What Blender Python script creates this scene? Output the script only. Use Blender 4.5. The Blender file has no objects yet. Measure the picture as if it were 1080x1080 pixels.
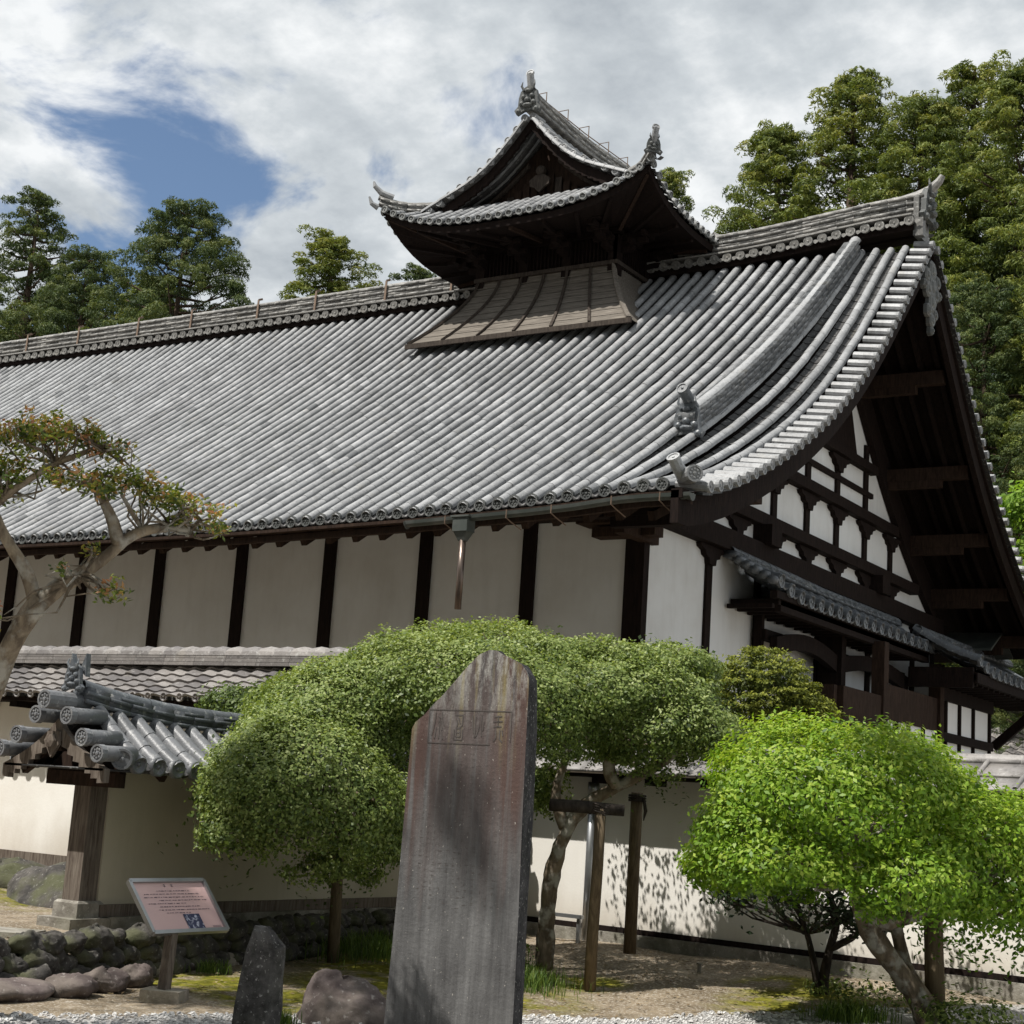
import bpy, math, random
import numpy as np
from mathutils import Vector, Matrix
R_ = random.Random(7)
NR = np.random.default_rng(11)
S = bpy.context.scene
COL = S.collection

# ------------------------------------------------------------------ camera
F_PX, PITCH, ROLL, YAW = 1654.2, 0.182567, 0.0658292, -0.571868
cy, sy = math.cos(YAW), math.sin(YAW); cp, sp = math.cos(PITCH), math.sin(PITCH)
fw = Vector((sy*cp, cy*cp, sp)); rt = Vector((cy, -sy, 0)); up = rt.cross(fw)
cr, sr = math.cos(ROLL), math.sin(ROLL)
rt, up = rt*cr + up*sr, -rt*sr + up*cr
cam = bpy.data.cameras.new('camera'); camo = bpy.data.objects.new('camera', cam); COL.objects.link(camo)
cam.sensor_width = 36; cam.sensor_fit = 'HORIZONTAL'; cam.lens = 36*F_PX/1080
cam.clip_start = 0.1; cam.clip_end = 3000
camo.matrix_world = Matrix(((rt.x, up.x, -fw.x, 0), (rt.y, up.y, -fw.y, 0), (rt.z, up.z, -fw.z, 1.6), (0, 0, 0, 1)))
S.camera = camo

# ------------------------------------------------------------------ light and sky
SUN = Vector((-0.72, -1.3, 2.5)).normalized()
EXPOSURE = 0.24
world = bpy.data.worlds.new('World'); S.world = world; world.use_nodes = True
nt = world.node_tree; nt.nodes.clear()
def N(nt, t, **k):
    n = nt.nodes.new(t)
    for a, b in k.items(): setattr(n, a, b)
    return n
sky = N(nt, 'ShaderNodeTexSky', sky_type='NISHITA'); sky.sun_disc = False
sky.sun_elevation = math.asin(SUN.z); sky.sun_rotation = math.atan2(SUN.x, SUN.y)
sky.air_density = 1.0; sky.dust_density = 0.6; sky.ozone_density = 2.0
bgs = N(nt, 'ShaderNodeBackground'); bgs.inputs[1].default_value = 0.095
nt.links.new(sky.outputs[0], bgs.inputs[0])
tc = N(nt, 'ShaderNodeTexCoord')
sepv = N(nt, 'ShaderNodeSeparateXYZ'); nt.links.new(tc.outputs['Generated'], sepv.inputs[0])
def M(nt, op, a, b=None, c=None, clamp=False):
    n = nt.nodes.new('ShaderNodeMath'); n.operation = op; n.use_clamp = clamp
    for i, v in enumerate((a, b, c)):
        if v is None: continue
        if isinstance(v, (int, float)): n.inputs[i].default_value = v
        else: nt.links.new(v, n.inputs[i])
    return n.outputs[0]
# clouds lie on a high flat layer: direction / (z + 0.25)
den = M(nt, 'ADD', sepv.outputs[2], 0.30)
u = M(nt, 'DIVIDE', sepv.outputs[0], den); v = M(nt, 'DIVIDE', sepv.outputs[1], den)
cv = N(nt, 'ShaderNodeCombineXYZ'); nt.links.new(u, cv.inputs[0]); nt.links.new(v, cv.inputs[1])
n1 = N(nt, 'ShaderNodeTexNoise'); n1.inputs['Scale'].default_value = 5.2; n1.inputs['Detail'].default_value = 9; n1.inputs['Roughness'].default_value = 0.56
n1.inputs['Distortion'].default_value = 0.35
nt.links.new(cv.outputs[0], n1.inputs['Vector'])
n2 = N(nt, 'ShaderNodeTexNoise'); n2.inputs['Scale'].default_value = 4.6; n2.inputs['Detail'].default_value = 9; n2.inputs['Roughness'].default_value = 0.58
mp = N(nt, 'ShaderNodeMapping'); mp.inputs['Location'].default_value = (3.7, 1.2, 5.0)
nt.links.new(cv.outputs[0], mp.inputs[0]); nt.links.new(mp.outputs[0], n2.inputs['Vector'])
# an opening in the cloud deck round one direction of the sky
def gap(d, lo, hi):
    d = Vector(d).normalized()
    dp = N(nt, 'ShaderNodeVectorMath', operation='DOT_PRODUCT'); dp.inputs[1].default_value = d
    nt.links.new(tc.outputs['Generated'], dp.inputs[0])
    mr = N(nt, 'ShaderNodeMapRange'); mr.inputs[1].default_value = lo; mr.inputs[2].default_value = hi; mr.interpolation_type = 'SMOOTHSTEP'
    nt.links.new(dp.outputs['Value'], mr.inputs[0]); return mr.outputs[0]
nrmv = N(nt, 'ShaderNodeVectorMath', operation='NORMALIZE'); nt.links.new(tc.outputs['Generated'], nrmv.inputs[0])
g1 = gap((-0.706, 0.6184, 0.3452), math.cos(0.14), math.cos(0.0))
g2 = gap((-0.6308, 0.668, 0.3949), math.cos(0.11), math.cos(0.0))
g3 = gap((-0.5831, 0.6631, 0.4693), math.cos(0.07), math.cos(0.0))
gs = M(nt, 'ADD', M(nt, 'MULTIPLY', g1, 0.275), M(nt, 'ADD', M(nt, 'MULTIPLY', g2, 0.13), M(nt, 'MULTIPLY', g3, 0.12)))
dens = M(nt, 'SUBTRACT', M(nt, 'MULTIPLY_ADD', n1.outputs['Fac'], 1.9, -0.27), gs)
cm = N(nt, 'ShaderNodeMapRange'); cm.inputs[1].default_value = 0.24; cm.inputs[2].default_value = 0.52; cm.interpolation_type = 'SMOOTHSTEP'
nt.links.new(dens, cm.inputs[0])
crp = N(nt, 'ShaderNodeValToRGB'); nt.links.new(n2.outputs['Fac'], crp.inputs[0])
e = crp.color_ramp.elements; e[0].position = 0.37; e[0].color = (0.40, 0.44, 0.48, 1); e[1].position = 0.62; e[1].color = (0.86, 0.88, 0.89, 1)
m_ = crp.color_ramp.elements.new(0.5); m_.color = (0.58, 0.62, 0.65, 1)
bgc = N(nt, 'ShaderNodeBackground'); bgc.inputs[1].default_value = 0.92; nt.links.new(crp.outputs[0], bgc.inputs[0])
mixs = N(nt, 'ShaderNodeMixShader'); nt.links.new(cm.outputs[0], mixs.inputs[0]); nt.links.new(bgs.outputs[0], mixs.inputs[1]); nt.links.new(bgc.outputs[0], mixs.inputs[2])
wo = N(nt, 'ShaderNodeOutputWorld'); nt.links.new(mixs.outputs[0], wo.inputs[0])
sun = bpy.data.lights.new('sun', 'SUN'); sun.energy = 5.0; sun.angle = math.radians(0.53); sun.color = (1.0, 0.96, 0.90)
suno = bpy.data.objects.new('sun', sun); COL.objects.link(suno); suno.rotation_euler = SUN.to_track_quat('Z', 'Y').to_euler()
S.view_settings.view_transform = 'Standard'; S.view_settings.look = 'None'; S.view_settings.gamma = 1; S.view_settings.exposure = EXPOSURE
S.cycles.max_bounces = 6; S.cycles.diffuse_bounces = 3; S.cycles.glossy_bounces = 2; S.cycles.transmission_bounces = 3; S.cycles.transparent_max_bounces = 4

# ------------------------------------------------------------------ materials
def noise(nt, vec, scale, detail=4, rough=0.55, dist=0.0):
    n = nt.nodes.new('ShaderNodeTexNoise'); n.inputs['Scale'].default_value = scale; n.inputs['Detail'].default_value = detail
    n.inputs['Roughness'].default_value = rough; n.inputs['Distortion'].default_value = dist
    if vec is not None: nt.links.new(vec, n.inputs['Vector'])
    return n.outputs['Fac']
def mixc(nt, fac, a, b, mode='MIX'):
    n = nt.nodes.new('ShaderNodeMix'); n.data_type = 'RGBA'; n.blend_type = mode
    for i, v in ((0, fac), (6, a), (7, b)):
        if isinstance(v, (int, float)): n.inputs[i].default_value = v
        elif isinstance(v, tuple): n.inputs[i].default_value = (*v, 1)
        else: nt.links.new(v, n.inputs[i])
    return n.outputs[2]
def rng(nt, val, lo, hi, a=0.0, b=1.0):
    n = nt.nodes.new('ShaderNodeMapRange'); n.inputs[1].default_value = lo; n.inputs[2].default_value = hi; n.inputs[3].default_value = a; n.inputs[4].default_value = b
    nt.links.new(val, n.inputs[0]); return n.outputs[0]
def scaled(nt, s):
    t = nt.nodes.new('ShaderNodeTexCoord'); m = nt.nodes.new('ShaderNodeMapping'); m.inputs['Scale'].default_value = s
    nt.links.new(t.outputs['Object'], m.inputs[0]); return m.outputs[0]
def newmat(name, rough=0.8, spec=0.3):
    m = bpy.data.materials.new(name); m.use_nodes = True; nt = m.node_tree
    b = nt.nodes['Principled BSDF']; b.inputs['Roughness'].default_value = rough; b.inputs['Specular IOR Level'].default_value = spec
    return m, nt, b
def bump(nt, b, h, strength=0.3, dist=0.02):
    n = nt.nodes.new('ShaderNodeBump'); n.inputs['Strength'].default_value = strength; n.inputs['Distance'].default_value = dist
    nt.links.new(h, n.inputs['Height']); nt.links.new(n.outputs[0], b.inputs['Normal'])
def attr(nt, name='tint'):
    a = nt.nodes.new('ShaderNodeAttribute'); a.attribute_name = name; return a.outputs['Fac']
def m_tile(name, light, dark, rough=0.5, stain=1.0, warm=0.25, streak=0.0):
    m, nt, b = newmat(name, rough, 0.35); v = scaled(nt, (1, 1, 1))
    t = attr(nt)
    c = mixc(nt, rng(nt, t, 0, 1), dark, light)
    if streak: c = mixc(nt, rng(nt, noise(nt, scaled(nt, (2.4, .5, .5)), 1.0, 7, 0.62, .3), 0.46, 0.66, 0, streak), c, tuple(x*0.42 for x in light))
    c = mixc(nt, rng(nt, noise(nt, v, 0.45, 5, 0.6), 0.42, 0.66, 0, 0.45*stain), c, tuple(x*0.62 for x in light))
    c = mixc(nt, rng(nt, noise(nt, v, 9, 6, 0.7), 0.50, 0.70, 0, 0.60*stain), c, tuple(x*0.42 for x in light))
    c = mixc(nt, rng(nt, noise(nt, v, 26, 4, 0.7), 0.56, 0.72, 0, 0.62*stain), c, (0.035, 0.033, 0.03))
    c = mixc(nt, rng(nt, noise(nt, v, 17, 5, 0.7), 0.56, 0.70, 0, 0.4*stain), c, (0.58, 0.58, 0.55))
    c = mixc(nt, rng(nt, noise(nt, v, 2.3, 5, 0.6), 0.6, 0.8, 0, warm), c, (0.30, 0.26, 0.17))
    nt.links.new(c, b.inputs['Base Color']); bump(nt, b, noise(nt, v, 60, 4), 0.25, 0.01); return m
def m_wood(name, a, bcol, grain=(3, 3, 0.5), rough=0.85, sc=8):
    m, nt, b = newmat(name, rough, 0.09); v = scaled(nt, grain)
    n = noise(nt, v, sc, 8, 0.65, 0.6); c = mixc(nt, rng(nt, n, 0.35, 0.68), bcol, a)
    c = mixc(nt, rng(nt, noise(nt, scaled(nt, (1, 1, 1)), 2.0, 4), 0.5, 0.75, 0, 0.5), c, tuple(x*0.55 for x in a))
    nt.links.new(c, b.inputs['Base Color']); bump(nt, b, n, 0.5, 0.01); return m
def m_plaster(name, a, stain, amt=0.4, low=None):
    m, nt, b = newmat(name, 0.9, 0.15); v = scaled(nt, (1, 1, 1))
    c = mixc(nt, rng(nt, noise(nt, v, 0.9, 6, 0.6), 0.42, 0.75, 0, amt), a, stain)
    c = mixc(nt, rng(nt, noise(nt, scaled(nt, (3, 3, 0.5)), 1.5, 6, 0.6), 0.5, 0.8, 0, amt*0.35), c, tuple(x*0.7 for x in stain))
    if low:   # rising damp: a real stain that stands on the lowest part of the wall
        g = nt.nodes.new('ShaderNodeNewGeometry'); sp_ = nt.nodes.new('ShaderNodeSeparateXYZ'); nt.links.new(g.outputs['Position'], sp_.inputs[0])
        h = M(nt, 'ADD', sp_.outputs[2], M(nt, 'MULTIPLY', noise(nt, scaled(nt, (1, 1, 0.3)), 2.2, 5), 0.9))
        c = mixc(nt, rng(nt, h, low[0], low[1], 0.75, 0), c, low[2])
    nt.links.new(c, b.inputs['Base Color']); bump(nt, b, noise(nt, v, 35, 5), 0.15, 0.01); return m
def m_leaf(name, cols, rough=0.5, trans=0.3, spec=0.3):
    m, nt, b = newmat(name, rough, spec)
    r = nt.nodes.new('ShaderNodeValToRGB'); nt.links.new(attr(nt), r.inputs[0]); e = r.color_ramp.elements
    for i, cc in enumerate(cols):
        p = i/(len(cols)-1)
        if i == 0: el = e[0]
        elif i == len(cols)-1: el = e[-1]
        else: el = r.color_ramp.elements.new(p)
        el.position = p; el.color = (*cc, 1)
    nt.links.new(r.outputs[0], b.inputs['Base Color'])
    tr = nt.nodes.new('ShaderNodeBsdfTranslucent')
    c2 = mixc(nt, 1.0, r.outputs[0], (1.5, 1.5, 0.7), 'MULTIPLY'); nt.links.new(c2, tr.inputs[0])
    mx = nt.nodes.new('ShaderNodeMixShader'); mx.inputs[0].default_value = trans
    out = nt.nodes['Material Output']; nt.links.new(b.outputs[0], mx.inputs[1]); nt.links.new(tr.outputs[0], mx.inputs[2]); nt.links.new(mx.outputs[0], out.inputs[0]); return m
def m_bark(name, a, bcol, sc=14, lichen=None):
    m, nt, b = newmat(name, 0.9, 0.15); v = scaled(nt, (1, 1, 0.4)); n = noise(nt, v, sc, 7, 0.65, 0.3)
    c = mixc(nt, rng(nt, n, 0.38, 0.64), bcol, a)
    if lichen: c = mixc(nt, rng(nt, noise(nt, scaled(nt, (1, 1, 1)), 7, 5), 0.5, 0.62, 0, 0.85), c, lichen)
    nt.links.new(c, b.inputs['Base Color']); bump(nt, b, n, 0.7, 0.02); return m
def m_rock(name, a, bcol, spots=(0.5, 0.5, 0.47), moss=0.0, sc=5):
    m, nt, b = newmat(name, 0.85, 0.25); v = scaled(nt, (1, 1, 1)); n = noise(nt, v, sc, 8, 0.65)
    c = mixc(nt, rng(nt, n, 0.38, 0.65), bcol, a)
    c = mixc(nt, rng(nt, noise(nt, v, sc*5, 5, 0.6), 0.6, 0.68, 0, 0.8), c, spots)
    if moss: c = mixc(nt, rng(nt, noise(nt, v, 2.2, 5), 0.45, 0.6, 0, moss), c, (0.07, 0.08, 0.02))
    nt.links.new(c, b.inputs['Base Color']); bump(nt, b, noise(nt, v, sc*3, 9, 0.7), 0.6, 0.03); return m

T_ROOF = m_tile('grey_roof_tile', (0.43, 0.435, 0.44), (0.14, 0.145, 0.15), streak=.9)
T_PAN = m_tile('pan_tile', (0.065, 0.063, 0.062), (0.022, 0.022, 0.022))  # near black: shade of the gaps between cover tiles put into the colour
T_RIDGE = m_tile('ridge_tile', (0.30, 0.29, 0.27), (0.06, 0.06, 0.058), stain=1.5)
T_KUD = m_tile('descending_ridge_tile', (0.38, 0.385, 0.39), (0.055, 0.06, 0.064))
T_TEND = m_tile('tower_tile_end', (0.27, 0.275, 0.27), (0.12, 0.125, 0.12), rough=0.6)
T_SLAB = m_tile('pale_slab_tile', (0.32, 0.30, 0.285), (0.10, 0.095, 0.095), rough=0.5, warm=0.2)
T_DARK = m_tile('dark_shade_tile', (0.16, 0.175, 0.19), (0.06, 0.066, 0.074), rough=0.38)  # bluish dark: gable shade over the pent roofs is in this colour
T_BLUE = m_tile('wall_roof_tile', (0.20, 0.205, 0.215), (0.075, 0.08, 0.085), rough=0.4, warm=0.12)
T_WALL = m_tile('flat_wall_tile', (0.27, 0.25, 0.235), (0.085, 0.078, 0.08), rough=0.5, warm=0.35)
T_END = m_tile('tile_end', (0.13, 0.135, 0.13), (0.05, 0.055, 0.055), rough=0.6)
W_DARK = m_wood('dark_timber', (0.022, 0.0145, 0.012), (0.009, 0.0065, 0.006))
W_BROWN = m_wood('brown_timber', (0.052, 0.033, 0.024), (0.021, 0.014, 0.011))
W_GREY = m_wood('weathered_timber', (0.21, 0.18, 0.15), (0.085, 0.066, 0.054), grain=(6, 6, 0.5), sc=7)
W_PLANK = m_wood('grey_plank', (0.23, 0.205, 0.175), (0.095, 0.083, 0.070), grain=(0.35, 5, 5), sc=7)
W_BATTEN = m_wood('batten_wood', (0.085, 0.070, 0.058), (0.036, 0.029, 0.025))
W_POLE = m_wood('pole_wood', (0.20, 0.155, 0.10), (0.09, 0.068, 0.045), grain=(4, 4, 0.3))
P_WHITE = m_plaster('white_plaster', (0.70, 0.715, 0.715), (0.50, 0.49, 0.46), 0.55)
P_GABLE = m_plaster('gable_plaster', (0.86, 0.87, 0.87), (0.72, 0.72, 0.70), 0.25)
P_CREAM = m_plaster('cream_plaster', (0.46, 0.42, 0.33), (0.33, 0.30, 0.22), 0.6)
P_WALL = m_plaster('garden_wall_plaster', (0.80, 0.775, 0.72), (0.62, 0.58, 0.50), 0.35, low=(0.45, 1.15, (0.36, 0.29, 0.20)))
P_STAIN = m_plaster('stained_wall_plaster', (0.84, 0.82, 0.77), (0.45, 0.38, 0.28), 0.3, low=(0.75, 1.55, (0.33, 0.25, 0.16)))
M_STONE = m_rock('cut_stone', (0.34, 0.32, 0.28), (0.17, 0.155, 0.13), (0.45, 0.43, 0.38), 0.25)
M_ROCKD = m_rock('dark_garden_rock', (0.115, 0.105, 0.095), (0.04, 0.037, 0.034), (0.26, 0.25, 0.23), 0.55)
M_ROCKB = m_rock('brown_boulder', (0.19, 0.155, 0.145), (0.085, 0.066, 0.062), (0.33, 0.30, 0.28), 0.15, 4)
M_ROCKL = m_rock('pale_rock', (0.40, 0.36, 0.31), (0.20, 0.17, 0.14), (0.5, 0.47, 0.42), 0.3)
M_COPPER, _n, _b = newmat('green_copper', 0.6, 0.4); _c = mixc(_n, rng(_n, noise(_n, scaled(_n, (1, 1, 1)), 3, 5), 0.4, 0.65), (0.045, 0.054, 0.048), (0.09, 0.095, 0.087)); _n.links.new(_c, _b.inputs['Base Color'])
M_PIPE, _n, _b = newmat('brown_copper_pipe', 0.32, 0.5); _b.inputs['Metallic'].default_value = 0.7
_c = mixc(_n, rng(_n, noise(_n, scaled(_n, (1, 1, 0.3)), 6, 5), 0.4, 0.65), (0.20, 0.155, 0.13), (0.11, 0.085, 0.07)); _n.links.new(_c, _b.inputs['Base Color'])
M_STEEL, _n, _b = newmat('brushed_aluminium', 0.35, 0.5); _b.inputs['Metallic'].default_value = 0.8
_c = mixc(_n, noise(_n, scaled(_n, (1, 1, 1)), 12, 3), (0.30, 0.31, 0.32), (0.44, 0.45, 0.46)); _n.links.new(_c, _b.inputs['Base Color'])
M_WIRE, _n, _b = newmat('rusty_iron', 0.7, 0.3); _c = mixc(_n, noise(_n, scaled(_n, (1, 1, 1)), 12, 3), (0.12, 0.08, 0.06), (0.25, 0.18, 0.13)); _n.links.new(_c, _b.inputs['Base Color'])
M_PINK, _n, _b = newmat('faded_pink_panel', 0.35, 0.5); _c = mixc(_n, noise(_n, scaled(_n, (1, 1, 1)), 4, 4), (0.53, 0.36, 0.36), (0.62, 0.42, 0.38)); _n.links.new(_c, _b.inputs['Base Color'])
M_INK, _n, _b = newmat('dark_print', 0.5, 0.4); _c = mixc(_n, noise(_n, scaled(_n, (1, 1, 1)), 30, 4), (0.05, 0.045, 0.06), (0.16, 0.12, 0.14)); _n.links.new(_c, _b.inputs['Base Color'])
M_PHOTO, _n, _b = newmat('printed_photo', 0.4, 0.4); _c = mixc(_n, rng(_n, noise(_n, scaled(_n, (1, 1, 1)), 28, 5), 0.5, 0.6), (0.035, 0.04, 0.085), (0.45, 0.46, 0.55)); _n.links.new(_c, _b.inputs['Base Color'])
# monument: dark slate with vertical runs, rust-brown shoulders, pale lichen at the head
def m_monument():
    m, nt, b = newmat('weathered_slate', 0.75, 0.25); s1 = scaled(nt, (9, 9, 0.45)); v = scaled(nt, (1, 1, 1))
    n = M(nt, 'ADD', M(nt, 'MULTIPLY', noise(nt, s1, 1.6, 10, 0.72), .6), M(nt, 'MULTIPLY', noise(nt, scaled(nt, (1, 1, .6)), 5, 6, .6), .4)); c = mixc(nt, rng(nt, n, 0.36, 0.66), (0.06, 0.058, 0.058), (0.185, 0.183, 0.18))
    t = nt.nodes.new('ShaderNodeTexCoord'); sp_ = nt.nodes.new('ShaderNodeSeparateXYZ'); nt.links.new(t.outputs['Object'], sp_.inputs[0])
    z = sp_.outputs[2]; x = sp_.outputs[0]
    zb = rng(nt, M(nt, 'ADD', z, M(nt, 'MULTIPLY', noise(nt, s1, 1.2, 4), 1.5)), 1.75, 2.5)
    edge = rng(nt, M(nt, 'ABSOLUTE', M(nt, 'ADD', x, 0.02)), 0.16, 0.36)
    rust = M(nt, 'MULTIPLY', M(nt, 'MULTIPLY', zb, M(nt, 'ADD', M(nt, 'MULTIPLY', edge, 0.7), 0.55)), rng(nt, noise(nt, scaled(nt, (12, 12, 0.3)), 1.5, 5), 0.30, 0.50), clamp=True)
    c = mixc(nt, M(nt, 'MULTIPLY', rust, .95), c, (0.092, 0.056, 0.047))
    yel = M(nt, 'MULTIPLY', rng(nt, noise(nt, scaled(nt, (14, 14, 0.8)), 1.0, 4), 0.50, 0.62), rng(nt, z, 1.75, 2.4), clamp=True)
    c = mixc(nt, M(nt, 'MULTIPLY', yel, 0.75), c, (0.26, 0.22, 0.10))
    head = M(nt, 'MULTIPLY', rng(nt, noise(nt, scaled(nt, (7, 7, 1.6)), 2.0, 9, 0.8), 0.46, 0.57), rng(nt, z, 2.0, 2.55), clamp=True)
    c = mixc(nt, M(nt, 'MULTIPLY', head, 0.75), c, (0.44, 0.435, 0.40))
    sp2 = rng(nt, noise(nt, scaled(nt, (3, 3, 1.6)), 22, 4, 0.6), 0.66, 0.70)
    c = mixc(nt, M(nt, 'MULTIPLY', sp2, 0.8), c, (0.48, 0.45, 0.40))
    nt.links.new(c, b.inputs['Base Color']); bump(nt, b, M(nt, 'ADD', noise(nt, v, 28, 8, .7), M(nt, 'MULTIPLY', noise(nt, s1, 3, 6, .7), .8)), 0.6, 0.012); return m
M_MONU = m_monument()
M_MARK = m_rock('lichened_dark_stone', (0.125, 0.12, 0.115), (0.038, 0.036, 0.035), (0.40, 0.39, 0.37), 0.1, 8)
M_MONUSIDE = m_rock('rough_slate_edge', (0.055, 0.052, 0.055), (0.018, 0.017, 0.018), (0.33, 0.33, 0.31), 0.0, 9)
M_CARVE, _n, _b = newmat('carved_groove', 0.8, 0.2); _c = mixc(_n, noise(_n, scaled(_n, (1, 1, 1)), 14, 3), (0.05, 0.04, 0.037), (0.14, 0.125, 0.115)); _n.links.new(_c, _b.inputs['Base Color'])
L_CEDAR = m_leaf('cedar_foliage', [(0.034, 0.054, 0.014), (0.095, 0.130, 0.028), (0.175, 0.205, 0.044), (0.26, 0.255, 0.065)], 0.6, 0.22, 0.25)
L_CEDARD = m_leaf('dark_cedar_foliage', [(0.022, 0.040, 0.014), (0.050, 0.080, 0.026), (0.095, 0.125, 0.036), (0.15, 0.165, 0.045)], 0.6, 0.2, 0.25)
L_CLIP = m_leaf('clipped_foliage', [(0.030, 0.052, 0.014), (0.090, 0.135, 0.032), (0.18, 0.24, 0.060), (0.34, 0.39, 0.15)], 0.48, 0.28, .3)
L_BRIGHT = m_leaf('bright_foliage', [(0.055, 0.115, 0.014), (0.120, 0.225, 0.018), (0.205, 0.330, 0.026), (0.34, 0.43, 0.07)], 0.48, 0.33, .3)
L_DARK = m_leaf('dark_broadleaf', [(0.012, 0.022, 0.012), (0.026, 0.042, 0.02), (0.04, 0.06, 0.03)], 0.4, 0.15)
L_CONI = m_leaf('rounded_conifer_foliage', [(0.05, 0.07, 0.012), (0.16, 0.185, 0.026), (0.30, 0.31, 0.05)], 0.6, 0.2, 0.25)
L_RED = m_leaf('spring_foliage', [(0.05, 0.08, 0.016), (0.13, 0.17, 0.03), (0.24, 0.26, 0.05), (0.34, 0.21, 0.07), (0.44, 0.20, 0.13)], 0.4, 0.3)
L_MAPLE = m_leaf('maple_foliage', [(0.10, 0.19, 0.03), (0.18, 0.30, 0.04), (0.26, 0.38, 0.06)], 0.5, 0.4)
L_GRASS = m_leaf('grass_blades', [(0.035, 0.07, 0.015), (0.08, 0.14, 0.025), (0.18, 0.24, 0.05)], 0.5, 0.3)
B_PALE = m_bark('pale_smooth_bark', (0.29, 0.235, 0.165), (0.12, 0.092, 0.065), 16, (0.36, 0.34, 0.29))
B_GREY = m_bark('lichened_bark', (0.21, 0.17, 0.12), (0.08, 0.062, 0.045), 12, (0.33, 0.32, 0.28))
B_DARK = m_bark('dark_bark', (0.055, 0.045, 0.038), (0.022, 0.018, 0.015))
B_CEDAR = m_bark('cedar_bark', (0.11, 0.078, 0.055), (0.05, 0.035, 0.026), 6)

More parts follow.
